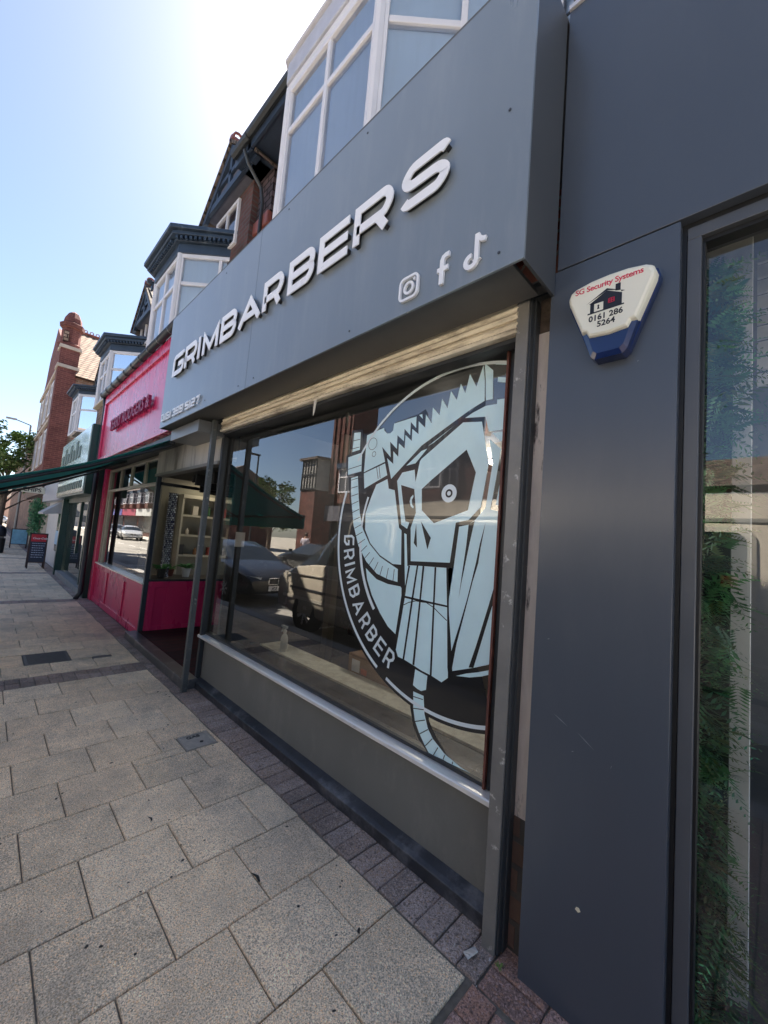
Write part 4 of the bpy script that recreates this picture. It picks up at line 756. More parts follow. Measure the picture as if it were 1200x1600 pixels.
MB().box(-9.15, -4.9, 1.40, 1.44, 2.44, 2.54).build('cassette', darkm, aw)

# ================================================================ GREEN SHOP, ITS NEIGHBOURS
gs = empty('green_shop', (0, 0, 0), 'dark green takeaway shopfront with pale reflective sign boards', 'shop')
MB().box(-13.5, -9.45, 1.30, 1.62, 2.0, 3.38).build('sign_box', greenp, gs, bevel=.005)
signf = mat('pale_green_sign_face', (.42, .52, .47), .12, 0, .2, 3, coat=.6, dirt=(.7, .72, .66), dsc=1.5)
MB().box(-13.45, -9.5, 1.285, 1.299, 2.62, 3.36).build('sign_face', signf, gs); MB().box(-13.45, -9.55, 1.285, 1.299, 2.05, 2.36).build('lower_sign_face', signf, gs)
fgl = mat('faded_green_letter', (.08, .13, .11), .5)
for i in range(7): MB().box(-13.2+i*.42, -12.95+i*.42, 1.275, 1.284, 2.8, 3.2 if i % 2 else 3.05).build('faded_letter', fgl, gs)
for i in range(14): MB().box(-13.3+i*.26, -13.15+i*.26, 1.275, 1.284, 2.13, 2.28).build('faded_letter', fgl, gs)
MB().box(-13.6, -13.45, 1.45, 1.6, 0, 2.1).box(-9.5, -9.42, 1.5, 1.65, 0, 2.1).box(-10.6, -10.5, 1.56, 1.62, .12, 2.0).box(-13.45, -9.5, 1.55, 1.63, 1.9, 2.0).box(-11.6, -11.5, 1.57, 1.62, .7, 1.9).build('timber_frame', greenp, gs)
MB().box(-13.45, -9.45, 1.48, 1.64, 0, .12).build('step', mat('step_concrete', (.25, .25, .24), .8, 0, .2, 8), gs)
MB().quad((-13.45, 1.60, .12), (-9.5, 1.60, .12), (-9.5, 1.60, 1.9), (-13.45, 1.60, 1.9)).build('window_pane', glass_mat('dark_shop_glass', 2.2, (.6, .7, .68), .03), gs)
MB().box(-13.5, -9.4, 1.66, 1.7, .12, .72).build('inner_panel', mat('pale_green_panel', (.06, .14, .11), .5), gs)
MB().box(-13.5, -9.4, 4.4, 4.45, 0, 2.6).box(-13.5, -9.4, 1.7, 4.4, 2.4, 2.45).box(-13.5, -9.4, 1.7, 4.4, -.02, .1).build('interior_wall', mat('greenish_interior', (.12, .14, .13), .7), gs)
MB().box(-10.4, -9.95, 1.63, 1.64, 1.05, 1.25).build('open_notice', mat('red_notice', (.5, .03, .05), .4), gs)
text_mesh('OPEN', .13, .002, whitep, 'open_lettering', gs, M_face(-10.36, 1.627, 1.1))
MB().box(-9.6, -9.5, 1.52, 1.60, .8, 1.0).build('letter_plate', silver, gs)
ws = empty('white_shop', (0, 0, 0), 'small white framed chip shopfront past the green shop', 'shop')
MB().box(-18.4, -13.6, 1.62, 1.7, 0, 2.0).build('front_wall', mat('white_painted_front', (.55, .55, .55), .6, 0, .1, 3), ws)
MB().box(-18.4, -13.6, 1.40, 1.6, 2.0, 2.55).build('sign_board', mat('grey_blue_sign', (.3, .33, .4), .4), ws)
MB().quad((-15.6, 1.61, .5), (-14.2, 1.61, .5), (-14.2, 1.61, 1.9), (-15.6, 1.61, 1.9)).build('window_pane', mat('shop_glass_dark', (.05, .07, .09), .05), ws)
MB().box(-13.75, -13.62, 1.52, 1.62, 0, 2.1).build('pilaster', mat('flaking_white', (.6, .6, .58), .7, 0, .1, 4, dirt=(.1, .1, .1), dsc=9, dlo=.52, dhi=.6), ws)
MB().box(-15.5, -14.9, 1.59, 1.60, .7, 1.1).build('poster', mat('blue_poster', (.2, .45, .7), .5), ws)
o = MB().prism([(-15.8, 1.6, 2.0), (-15.8, 1.15, 1.62), (-15.8, 1.15, 1.56), (-15.8, 1.6, 1.62)], (1.4, 0, 0)).build('canopy', mat('grey_canopy', (.38, .38, .38), .7)); tag(o, 'small grey wedge canopy over the white shop window', 'awning')
cs = empty('projecting_sign', (-18, 1.10, 2.37), 'cream sign reading CHIPS sticking out over the pavement', 'sign')
MB().box(-.03, .03, -.30, .30, -.11, .11).build('board', mat('cream_board', (.62, .6, .48), .5), cs, bevel=.004)
text_mesh('CHIPS', .185, .003, blkt, 'lettering', cs, M_px(.034, -.285, -.065, 90), bold=.004)
MB().tube([(0, .3, .09), (0, .55, .09)], .012, 6).build('bracket', darkm, cs)

def aboard(name, x, y0, y1, h, lab, face, head):
    r = empty(name, (x, (y0+y1)/2, 0), lab, 'a-board'); w_ = (y1-y0)/2
    lean = .16
    for s, nm in ((1, 'front_frame'), (-1, 'rear_frame')):
        m_ = MB()
        def B(y0_, y1_, z0_, z1_, m=m_, s=s):
            d = 0.012
            vs = [(s*(lean*(1-z/h))+dd*s, y, z) for z in (z0_, z1_) for y in (y0_, y1_) for dd in (0, d)]
            m.add(vs, [(0, 1, 3, 2), (4, 5, 7, 6), (0, 1, 5, 4), (2, 3, 7, 6), (0, 2, 6, 4), (1, 3, 7, 5)])
        B(-w_, -w_+.035, 0, h); B(w_-.035, w_, 0, h); B(-w_, w_, h-.035, h); B(-w_, w_, .16, .19)
        m_.build(nm, mat('dark_timber', (.05, .025, .02), .5), r)
        m_ = MB(); B(-w_+.035, w_-.035, .19, h-.035, m_, s); m_.build('panel', face, r)
        if head:
            m_ = MB(); z0_, z1_ = h-.24, h-.035
            m_.add([(s*(lean*(1-z/h)+.015), y, z) for z in (z0_, z1_) for y in (-w_+.036, w_-.036)], [(0, 1, 3, 2)]); m_.build('header_panel', head, r)
    return r
chalk = mat('chalk_board', (.03, .035, .06), .6, 0, .2, 6)
a = aboard('pavement_board', -15.15, 1.0, 1.40, 1.0, 'dark menu board with red header standing nearest on the pavement', chalk, mat('red_header', (.55, .02, .03), .4))
tm = Matrix.Translation((.052, -.14, .83)) @ Matrix.Rotation(R_(90), 4, 'Z') @ Matrix.Rotation(R_(81), 4, 'X')
text_mesh('Coca-Cola', .075, .001, whitep, 'header_lettering', a, tm, shear=.35, bold=.001)
cm = MB(); rk = random.Random(9)
for i in range(7):
    z = .70-i*.065; xx = .16*(1-z)+.019; y = -.13
    while y < .12:
        l = rk.uniform(.015, .05); cm.add([(xx, y, z), (xx, y+l, z), (xx-.003, y+l, z+.018), (xx-.003, y, z+.018)], [(0, 1, 2, 3)]); y += l+.012
cm.build('chalk_writing', mat('chalk', (.5, .55, .65), .9), a)
aboard('pavement_board', -24, .95, 1.52, .85, 'pale blue poster board farther along behind the dark menu board', mat('pale_blue_poster', (.25, .5, .62), .3, 0, .3, 4), None)
bn = empty('litter_bin', (-20.8, .5, 0), 'black dome-topped litter bin cut off by the left edge', 'bin')
MB().lathe((0, 0, 0), [(.17, 0), (.19, .03), (.2, .5), (.2, .55)], 20).build('body', blackm, bn, smooth=False); MB().lathe((0, 0, 0), [(.15, .55), (.15, .62)], 20).build('opening', mat('bin_grey', (.2, .2, .2), .5), bn)
MB().lathe((0, 0, 0), [(.2, .62), (.2, .8), (.185, .9), (.14, .98), (.07, 1.03), (0, 1.04)], 20).build('dome', mat('bin_navy', (.012, .015, .025), .35), bn, smooth=True)

# foliage column hung on the far front
def leaf_blob(name, lab, cat, pts, n, s, m, rr_, group=None, core=None):
    r = empty(name, pts[0][0], lab, cat, group); m_ = MB(); base = Vector(pts[0][0])
    for i in range(n):
        c, rad_ = rr_.choice(pts); v = Vector((rr_.gauss(0, 1), rr_.gauss(0, 1), rr_.gauss(0, 1))).normalized()*rr_.random()**.4
        p = Vector(c)+Vector((v.x*rad_[0], v.y*rad_[1], v.z*rad_[2]))-base
        a = Vector((rr_.gauss(0, 1), rr_.gauss(0, 1), rr_.gauss(0, 1))).normalized(); b = a.orthogonal().normalized(); q = s*rr_.uniform(.6, 1.4)
        m_.add([p-a*q, p+b*q*.5, p+a*q, p-b*q*.5], [(0, 1, 2, 3)])
    return r, m_
r, m_ = leaf_blob('climbing_plant', 'dark green column of foliage growing against the front past the menu board', 'climbing plant', [((-18.8, 1.3, 1.2), (.2, .2, .5)), ((-18.8, 1.3, 1.7), (.22, .2, .45)), ((-19.2, 1.45, 1.5), (.2, .2, .7))], 2600, .035, None, random.Random(4))
m_.build('leaves', leafd, r, fix=False); MB().tube([(0, 0.2, -1.2), (0, .1, 1)], .03, 6).build('stem', barkm, r)
def tree(x, y, h, cr, lab, seed, n=7000, z0=0, group=None, ls=.09):
    rr_ = random.Random(seed); r = empty('street_tree', (x, y, z0), lab, 'tree', group)
    t_ = MB(); t_.tube([(0, 0, 0), (.05, .02, h*.2), (-.05, .08, h*.42), (.05, .02, h*.7)], [.17, .13, .1, .04], 9)
    clumps = []
    for i in range(15):
        a = rr_.uniform(0, 6.28); zz = h*rr_.uniform(.38, .95); rad_ = cr*rr_.uniform(.3, .95)*(1-.5*abs(zz/h-.6)); e = Vector((rad_*math.cos(a), rad_*math.sin(a), zz))
        s_ = Vector((0, 0, zz*.6)); t_.tube([s_, s_.lerp(e, .5)+Vector((0, 0, .12)), e], [.05, .03, .012], 5)
        clumps.append((e, cr*rr_.uniform(.2, .38)))
        for j in range(3): clumps.append((e+Vector((rr_.gauss(0, .3), rr_.gauss(0, .3), rr_.gauss(0, .25)))*cr*.7, cr*rr_.uniform(.12, .25)))
    t_.build('trunk', barkm, r)
    m_ = MB()
    for i in range(n):
        c, rad_ = rr_.choice(clumps); v = Vector((rr_.gauss(0, 1), rr_.gauss(0, 1), rr_.gauss(0, .8))).normalized()*rad_*rr_.random()**.45
        p = c+v; a = Vector((rr_.gauss(0, 1), rr_.gauss(0, 1), rr_.gauss(0, .5))).normalized(); b = a.orthogonal().normalized(); q = ls*rr_.uniform(.6, 1.3)
        m_.add([p-a*q, p+b*q*.55, p+a*q, p-b*q*.55], [(0, 1, 2, 3)])
    m_.build('crown', treeleaf, r, fix=False); return r
tree(-27, .55, 6.2, 2.0, 'leafy street tree at the left edge beyond the shops', 3, 6000)
lp = empty('street_lamp', (-34.5, 1.5, 0), 'tall street lamp with a long arm against the sky at the left', 'street lamp')
MB().tube([(0, 0, 0), (0, 0, 7.3)], [.08, .05], 8).build('column', mat('galvanised', (.2, .21, .22), .5, .4), lp); MB().tube([(0, 0, 7.3), (.0, -.75, 7.5)], .035, 6).build('arm', darkm, lp); MB().box(-.08, .08, -1.2, -.7, 7.45, 7.55).build('lantern', mat('lantern_grey', (.3, .3, .3), .5), lp)
# ================================================================ UPPER FLOORS
def glazing(parent, o, u, n, width, z0, z1, cols, tz, fw_=.06, frame=pvc, gl=glassh, bl=blind):
    """a framed window: o lower-left corner in plan, u along, n outward"""
    f = MB(); f.obox(o, u, n, 0, width, z0, z0+fw_, -.04, .03).obox(o, u, n, 0, width, z1-fw_, z1, -.04, .03).obox(o, u, n, 0, fw_, z0+fw_, z1-fw_, -.04, .028).obox(o, u, n, width-fw_, width, z0+fw_, z1-fw_, -.04, .028)
    xs = [fw_]
    for c in range(1, len(cols)+0):
        x = sum(cols[:c])/sum(cols)*(width); f.obox(o, u, n, x-fw_*.4, x+fw_*.4, z0+fw_, z1-fw_, -.035, .024); xs.append(x)
    if tz: f.obox(o, u, n, fw_, width-fw_, tz-fw_*.45, tz+fw_*.45, -.03, .02)
    w_ = f.build('window', frame, parent, bevel=.006)
    o = Vector(o); u = Vector(u); n = Vector(n)
    g = MB(); zs = Vector((0, 0, 1))
    a, b = o+u*fw_*.5, o+u*(width-fw_*.5)
    g.quad(a+zs*(z0+.02), b+zs*(z0+.02), b+zs*(z1-.02), a+zs*(z1-.02)); g.build('pane', gl, w_)
    if bl:
        g = MB(); k = -n*.03; g.quad(a+k+zs*z0, b+k+zs*z0, b+k+zs*z1, a+k+zs*z1); g.build('blind', bl, w_)
    return w_
def offs(xl, xr_, yf, yb, d):                       # plan of a canted bay grown by d
    return [(xl-(yb-yf)-d*1.0, yb), (xl-d*.42, yf-d), (xr_+d*.42, yf-d), (xr_+(yb-yf)+d*1.0, yb)]
def bay(parent, xl, xr_, zs_, zt, zc, ztrans, yf=1.65, yb=2.3, corn=cornice, apron=None, flatc=False):
    b = empty('bay_window', (0, 0, 0)); b.parent = parent
    c = .7071; cl = (yb-yf)*1.4142
    glazing(b, (xl, yf, 0), (1, 0, 0), (0, -1, 0), xr_-xl, zs_, zt, [1, 1], ztrans)
    glazing(b, (xr_, yf, 0), (c, c, 0), (c, -c, 0), cl, zs_, zt, [.62, .30], ztrans)
    glazing(b, (xl-(yb-yf), yb, 0), (c, -c, 0), (-c, -c, 0), cl, zs_, zt, [.3, .62], ztrans)
    for x in (xl, xr_): MB().tube([(x, yf-.005, zs_), (x, yf-.005, zt)], .045, 8).build('corner_post', pvc, b)
    def layer(d, z0, z1, nm, mt): return MB().prism([(x, y, z0) for x, y in offs(xl, xr_, yf, yb, d)], (0, 0, z1-z0)).build(nm, mt, b, bevel=.008)
    if flatc:
        layer(.03, zt, zt+.06, 'head_board', pvc); layer(.05, zt+.062, zc-.03, 'fascia_board', mat('lilac_board', (.42, .43, .50), .5)); layer(.08, zc-.028, zc, 'roof_edge', mat('lilac_edge', (.5, .5, .56), .5))
    else:
        layer(.05, zt, zt+(zc-zt)*.45, 'head_board', corn); layer(.10, zt+(zc-zt)*.45+.002, zt+(zc-zt)*.62, 'cornice', corn); layer(.17, zt+(zc-zt)*.62+.002, zt+(zc-zt)*.8, 'cornice', corn); layer(.22, zt+(zc-zt)*.8+.002, zc, 'roof_edge', corn)
        dt = MB()
        for i in range(int((xr_-xl)/.07)): dt.box(xl+i*.07+.01, xl+i*.07+.045, yf-.145, yf-.10, zt+(zc-zt)*.47, zt+(zc-zt)*.6)
        o_ = Vector((xr_+.045, yf-.105, 0))
        for i in range(int(cl/.07)): dt.obox(o_, (c, c, 0), (c, -c, 0), i*.07+.01, i*.07+.045, zt+(zc-zt)*.47, zt+(zc-zt)*.6, 0, .045)
        dt.build('dentils', corn, b)
    if apron:
        layer(.06, zs_-.05, zs_, 'sill', stone); layer(-.03, apron[0], zs_-.052, 'apron', apron[1])
    return b
houses = []
def ridge_tile(parent, pts):
    m_ = MB(); m_.tube(pts, .06, 6); a, b = Vector(pts[0]), Vector(pts[-1]); n_ = max(2, int((b-a).length/.22))
    for i in range(n_):
        c = a.lerp(b, (i+.5)/n_)
        ring_ = [c+Vector((0, .07*math.cos(t), .1+.06*math.sin(t))) for t in [k*.7854 for k in range(9)]]; m_.tube(ring_, .02, 4, cap=False)
    return m_.build('ridge_tiles', terr, parent)
for k in range(4):
    xc = -2.75-4.3*k; dz = -.16*k
    lab = ['upper floor over the barber shop with white bay window and tile-hung wall', 'upper floor over the pink shop with navy corniced bay and timbered gable', 'upper floor over the green shop with navy corniced bay on a brick apron', 'upper floor with the farthest small bay beside the red brick gabled building'][k]
    h = empty('terrace_house', (0, 0, 0), lab, 'house', 'upper floors of the terrace over the shops')
    xa, xb = xc-2.15, xc+2.149
    if k == 3: xa = xc-2.2
    xw = xa if k == 0 else xc+1.22-.80
    MB().box(xw, xb, 2.3, 2.5, 3.4, 6.72+dz).build('wall', brownbrick if k else redbrick, h)
    if k: MB().box(xa, xw, 2.3, 2.5, 3.4, 5.75+dz).build('wall', brownbrick, h)
    MB().box(xw, xb, 2.5, 6, 3.4, 6.6+dz).build('rear_wall', darkm, h)
    xa0 = xa; xa = xa if k == 0 else xc+2.06
    xg = xc+1.27+4.3*0
    # pieces between this bay and the previous one live on the right of each bay
    MB().box(xc+1.32, xb, 2.255, 2.298, 6.06+dz, 6.72+dz).build('hung_tiles', tileh, h)
    MB().box(xc+1.20, xb, 2.22, 2.30, 5.86+dz, 6.055+dz).build('terracotta_band', terr, h, bevel=.02)
    MB().box(xa0, xb, 2.27, 2.30, 4.9+dz, 5.6+dz).build('rough_render', render_, h)
    # eaves and roof
    ez = (6.72 if k else 6.58)+dz; ev = MB()
    if k == 0: xa = xc-2.62
    ev.box(xa, xb, 1.93, 2.30, ez-.02, ez).box(xa, xb, 1.90, 1.93, ez-.05, ez+.12); ev.build('eaves', eavem, h)
    MB().prism([(xa, 1.88, ez+.10), (xa, 4.3, ez+2.5), (xa, 6.7, ez+.1)], (xb-xa, 0, 0)).build('roof', roofd, h)
    gt = MB().tube([(xa+.02, 1.86, ez+.10), (xb, 1.86, ez+.10)], .055, 8); gt.build('gutter', darkm, h)
    MB().tube([(xc+2.0, 1.88, ez+.02), (xc+2.0, 1.95, ez-.12), (xc+2.0, 2.16, ez-.32), (xc+2.0, 2.2, ez-.5), (xc+2.0, 2.2, 3.9)], .024, 7).build('downpipe', darkm, h)
    # gable with timbering over a pair of casements
    if k >= 1:
        gx, hw, ap, ft = xc+1.22, .86 if k == 1 else .7, 7.40+dz*(1 if k == 1 else 1.9), 6.72+dz*(1 if k == 1 else 1.9)
        gy = 1.98
        MB().prism([(gx-hw, gy+.06, ft), (gx+hw, gy+.06, ft), (gx, gy+.06, ap)], (0, 2.6, 0)).build('gable', mat('gable_render', (.10, .10, .13), .8, 0, .2, 4), h)
        m_ = MB()
        for s in (-1, 1):
            a, b = Vector((gx+s*(hw+.10), gy, ft-.10)), Vector((gx, gy, ap+.06)); d = (b-a).normalized(); nn = Vector((-d.z*s, 0, d.x*s)) if s > 0 else Vector((d.z, 0, -d.x)); nn = nn if nn.z > 0 else -nn
            m_.prism([a, b, b-Vector((0, 0, .16)), a-Vector((0, 0, .0))+d*.12-nn*.10], (0, .06, 0))
        m_.box(gx-hw+.02, gx+hw-.02, gy+.01, gy+.06, ft-.02, ft+.08).box(gx-hw*.6, gx+hw*.6, gy+.02, gy+.06, ft+.26, ft+.33).box(gx-.04, gx+.04, gy+.02, gy+.06, ft+.08, ap-.1)
        for s in (-.5, .5): m_.box(gx+s*hw-.03, gx+s*hw+.03, gy+.02, gy+.06, ft+.08, ft+.26)
        m_.build('bargeboard', eavem, h)
        MB().prism([(gx-hw-.14, gy-.03, ft-.1), (gx, gy-.03, ap+.07), (gx+hw+.14, gy-.03, ft-.1), (gx+hw+.14, gy-.03, ft-.05), (gx, gy-.03, ap+.13), (gx-hw-.14, gy-.03, ft-.05)], (0, 2.8, 0)).build('gable_roof', roofd, h)
        ridge_tile(h, [(gx, gy-.03, ap+.13), (gx, gy+2.4, ap+.13)])
        MB().box(gx-hw+.05, gx+.52, 2.16, 2.30, 5.7+dz, ft-.02).build('attic_front', brick_mat('attic_brick', (.12, .055, .05), (.08, .04, .038), (.09, .075, .07), 'xy'), h)
        glazing(h, (gx-.68, 2.15, 0), (1, 0, 0), (0, -1, 0), .82, 5.9+dz, 6.62+dz, [1, 1], None, .05)
    if k == 0: bay(h, xc-.66, xc+.65, 4.0, 5.86, 6.17, 5.38, flatc=True)
    if k == 1: bay(h, xc-.55, xc+.62, 4.05, 5.62, 5.95, 5.16)
    if k == 2: bay(h, xc-.62, xc+.45, 4.28, 5.42, 5.75, 4.99, apron=(3.5, brownbrick))
    if k == 3: bay(h, xc-.55, xc+.60, 4.12, 5.28, 5.52, 4.8)
h0 = houses
# bit of the next upper window to the right of the near bay
nw = empty('leaded_window', (0, 0, 0), 'white framed window with lattice panes showing just above the fascia corner', 'window')
glazing(nw, (-1.28, 2.2, 0), (1, 0, 0), (0, -1, 0), .9, 4.2, 5.6, [1, 2], None, .06)
lt_ = MB()
for i in range(9):
    lt_.obox((-.95+i*.0, 2.19, 4.3+i*.14), (1, 0, 0), (0, -1, 0), 0, .5, 0, .012, 0, .01)
    lt_.obox((-.95+i*.06, 2.19, 0), (1, 0, 0), (0, -1, 0), 0, .01, 4.3, 5.5, 0, .01)
lt_.build('lattice', darkm, nw)

# ---------------------------------------------------------------- red brick gabled building
bb = empty('gabled_brick_building', (0, 0, 0), 'tall red brick gabled building with a domed corner pier and sunlit tiled roof', 'building')
MB().box(-26.4, -19.2, 1.75, 9, 3.0, 7.0).build('side_wall', brownbrick, bb)
MB().box(-26.4, -19.2, 1.7, 9, 0, 3.0).build('ground_floor', darkm, bb)
MB().prism([(-18.9, 1.85, 6.9), (-22.6, 1.85, 9.95), (-26.5, 1.85, 6.9)], (0, 7, 0)).build('roof', rooft, bb)
ridge_tile(bb, [(-22.6, 2.0, 10.0), (-22.6, 8.8, 10.0)])
m_ = MB().prism([(-26.6, 1.42, 3.2), (-19.6, 1.42, 3.2), (-19.6, 1.42, 7.4), (-20.6, 1.42, 8.0), (-21.2, 1.42, 9.0), (-22.2, 1.42, 9.5), (-23.1, 1.42, 10.0), (-24.0, 1.42, 9.5), (-25.0, 1.42, 9.0), (-25.6, 1.42, 8.0), (-26.6, 1.42, 7.4)], (0, .34, 0)); m_.build('street_front', redbrick2, bb)
m_ = MB().box(-19.75, -19.15, 1.32, 1.9, 2.9, 8.0); m_.build('corner_pier', redbrick2, bb)
MB().lathe((-19.75+.25, 1.6, 0), [(.36, 8.0), (.38, 8.15), (.3, 8.2), (.3, 8.75), (.38, 8.8), (.40, 8.95), (.3, 9.0), (.27, 9.2), (.17, 9.42), (.06, 9.5), (0, 9.52)], 8).build('pier_turret', redbrick2, bb)
st_ = MB()
for z in (7.15, 7.9): st_.box(-19.8, -19.1, 1.28, 1.95, z, z+.12)
for x in (-20.2, -21.9, -22.1, -23.8, -24.1, -25.8):
    for z0 in (3.6, 5.6): st_.box(x, x+.12, 1.36, 1.419, z0, z0+1.5)
for z in (5.2, 7.2): st_.box(-26.6, -19.8, 1.34, 1.418, z, z+.14)
st_.build('stone_dressings', mat('pale_stone', (.45, .38, .32), .8, 0, .2, 4), bb)
for x in (-20.1, -22.0, -24.0):
    for z in (3.6, 5.6): glazing(bb, (x-1.6, 1.41, 0), (1, 0, 0), (0, -1, 0), 1.5, z, z+1.4, [1, 1], z+.9, .07, bl=None)
MB().box(-19.32, -19.17, 1.35, 1.5, 7.98+.2, 8.6).build('pier_panel', rooft, bb)
MB().box(-26.5, -18.5, 1.35, 1.75, 2.3, 3.0).build('shop_fascia', mat('brown_fascia', (.1, .05, .04), .5), bb)
fb = empty('far_terrace', (0, 0, 0), 'darker brick terrace continuing past the gabled building', 'building')
MB().box(-60, -26.7, 1.9, 8, 0, 6.2).build('wall', brownbrick, fb); MB().prism([(-60, 1.7, 6.2), (-60, 4.9, 9.0), (-60, 8.1, 6.2)], (33.2, 0, 0)).build('roof', rooft, fb)
MB().box(-30.5, -29.7, 2.4, 3.4, 6.2, 9.6).build('chimney', redbrick, fb)
# buildings closing the street
for i, (x, y0, y1, hh_, col_) in enumerate([(-120, -30, -14, 6.5, (.4, .36, .32)), (-110, -13, -4.5, 5.5, (.55, .53, .5)), (-130, -4, 6, 5, (.45, .3, .25)), (-105, 6.5, 20, 6, (.5, .48, .45))]):
    o = empty('far_house', (x, (y0+y1)/2, 0), ['brown end house far down the road', 'pale end house far down the road', 'brick end house straight down the road', 'cream end house behind the street tree'][i], 'house', 'houses closing the end of the road')
    MB().box(0, 8, (y0-y1)/2, (y1-y0)/2, 0, hh_).build('wall', mat('far_wall_%d' % i, col_, .8), o); MB().prism([(-.3, (y0-y1)/2-.3, hh_), (4, (y0-y1)/2-.3, hh_+2.6), (8.3, (y0-y1)/2-.3, hh_)], (0, y1-y0+.6, 0)).build('roof', roofd, o)
    m_ = MB()
    for y in range(int((y1-y0)//2.5)):
        for z in (1.0, 3.4): m_.box(8.01, 8.05, (y0-y1)/2+1+y*2.5, (y0-y1)/2+2.1+y*2.5, z, z+1.3)
    m_.build('windows', mat('far_glass_%d' % i, (.08, .1, .12), .1), o)

# ================================================================ THINGS ON THE BARBER'S LEDGE
sp = empty('spray_bottle', (-3.36, 2.16, .40), 'white trigger spray bottle on the pale ledge inside the window', 'bottle')
pe = mat('white_bottle_plastic', (.75, .78, .78), .35)
MB().lathe((0, 0, 0), [(.032, 0), (.035, .01), (.035, .12), (.026, .15), (.014, .165), (.014, .18)], 16).build('body', pe, sp, smooth=True)
MB().lathe((0, 0, 0), [(.017, .178), (.017, .20), (.010, .205), (.010, .22)], 12).build('collar', pe, sp)
MB().box(-.045, .03, -.011, .011, .218, .24).box(-.062, -.045, -.007, .007, .222, .236).prism([(-.04, -.006, .217), (-.028, -.006, .217), (-.05, -.006, .175), (-.058, -.006, .178)], (0, .012, 0)).build('trigger_head', pe, sp, bevel=.002)
bx = empty('cardboard_box', (-2.42, 2.52, .36), 'brown cardboard box with a white and an orange label behind the window', 'box')
cb = mat('cardboard', (.36, .22, .12), .8, 0, .1, 6)
MB().box(-.25, .45, -.13, .22, 0, .17).build('carton', cb, bx, bevel=.003)
MB().box(-.251, -.2505, .0, .001, 0, .001).build('tape', cb, bx)
MB().box(-.20, -.10, -.134, -.131, .03, .13).build('white_label', whitep, bx); MB().box(-.08, -.01, -.134, -.131, .03, .075).build('orange_label', mat('orange_label', (.7, .14, .03), .6), bx)
MB().box(-2.6, -1.3, 2.36, 2.8, .03, .355).build('low_table', mat('low_table_wood', (.05, .045, .04), .5), shop)
ch = empty('barber_chair', (-2.95, 3.1, .03), 'black barber chair in the gloom behind the spray bottle', 'chair')
blk = mat('black_leather', (.015, .015, .017), .3)
MB().box(-.28, .28, -.28, .28, .48, .6).build('seat', blk, ch, bevel=.03); MB().box(-.26, .26, .22, .32, .6, 1.25).build('backrest', blk, ch, bevel=.03); MB().lathe((0, 0, 0), [(.3, 0), (.3, .02), (.05, .05), (.05, .46), (.12, .48)], 20).build('pedestal', silver, ch)
for s in (-1, 1): MB().box(s*.32-.03, s*.32+.03, -.2, .24, .72, .77).build('armrest', blk, ch, bevel=.01)

# ================================================================ THE OTHER SIDE OF THE ROAD, SEEN IN THE GLASS
OY = KY-11.0
def opp(x0, x1, wall, eave, ridge, lab, baysn=1, col=None, gable=False, shopc=(.1, .1, .12)):
    h = empty('facing_shop_house', (0, 0, 0), lab, 'building', 'shops across the road reflected in the windows')
    MB().box(x0, x1, OY-8, OY, 0, eave).build('wall', wall, h)
    MB().prism([(x0, OY+.3, eave), (x0, OY-4, ridge), (x0, OY-8.3, eave)], (x1-x0, 0, 0)).build('roof', roofd, h)
    MB().box(x0+.1, x1-.1, OY+.01, OY+.4, 2.6, 3.5).build('shop_fascia', mat('fascia_%d' % int(-x0), shopc, .5), h)
    MB().box(x0+.3, x1-.3, OY+.01, OY+.06, .5, 2.55).build('shop_window', mat('dark_pane_%d' % int(-x0), (.03, .035, .04), .08), h)
    w_ = x1-x0
    for i in range(baysn):
        cx_ = x0+w_*(i+.5)/baysn; b = empty('bay_window', (0, 0, 0)); b.parent = h
        MB().prism([(cx_-1.1, OY+.01, 3.6), (cx_-.65, OY+.65, 3.6), (cx_+.65, OY+.65, 3.6), (cx_+1.1, OY+.01, 3.6)], (0, 0, .6)).build('apron', wall, b)
        for (o_, u_, n_, l_) in (((cx_+.65, OY+.65, 0), (-1, 0, 0), (0, 1, 0), 1.3), ((cx_-.65, OY+.65, 0), (-.575, -.818, 0), (-.818, .575, 0), .78), ((cx_+1.1, OY+.01, 0), (-.575, .818, 0), (.818, .575, 0), .78)):
            glazing(b, o_, u_, n_, l_, 4.2, 5.6, [1, 1], 5.1, .08, bl=None, gl=mat('opp_glass', (.05, .06, .08), .05))
        MB().prism([(cx_-1.25, OY+.01, 5.6), (cx_-.75, OY+.8, 5.6), (cx_+.75, OY+.8, 5.6), (cx_+1.25, OY+.01, 5.6)], (0, 0, .3)).build('bay_roof', cornice, b)
        if gable:
            MB().prism([(cx_-1.5, OY+.3, eave-.2), (cx_+1.5, OY+.3, eave-.2), (cx_, OY+.3, eave+1.7)], (0, -3, 0)).build('gable', opppale, h)
            g_ = MB()
            for j in range(-4, 5): g_.box(cx_+j*.3-.05, cx_+j*.3+.05, OY+.3, OY+.34, eave-.2, eave+1.55-abs(j)*.36)
            g_.build('timbering', blackm, h)
    return h
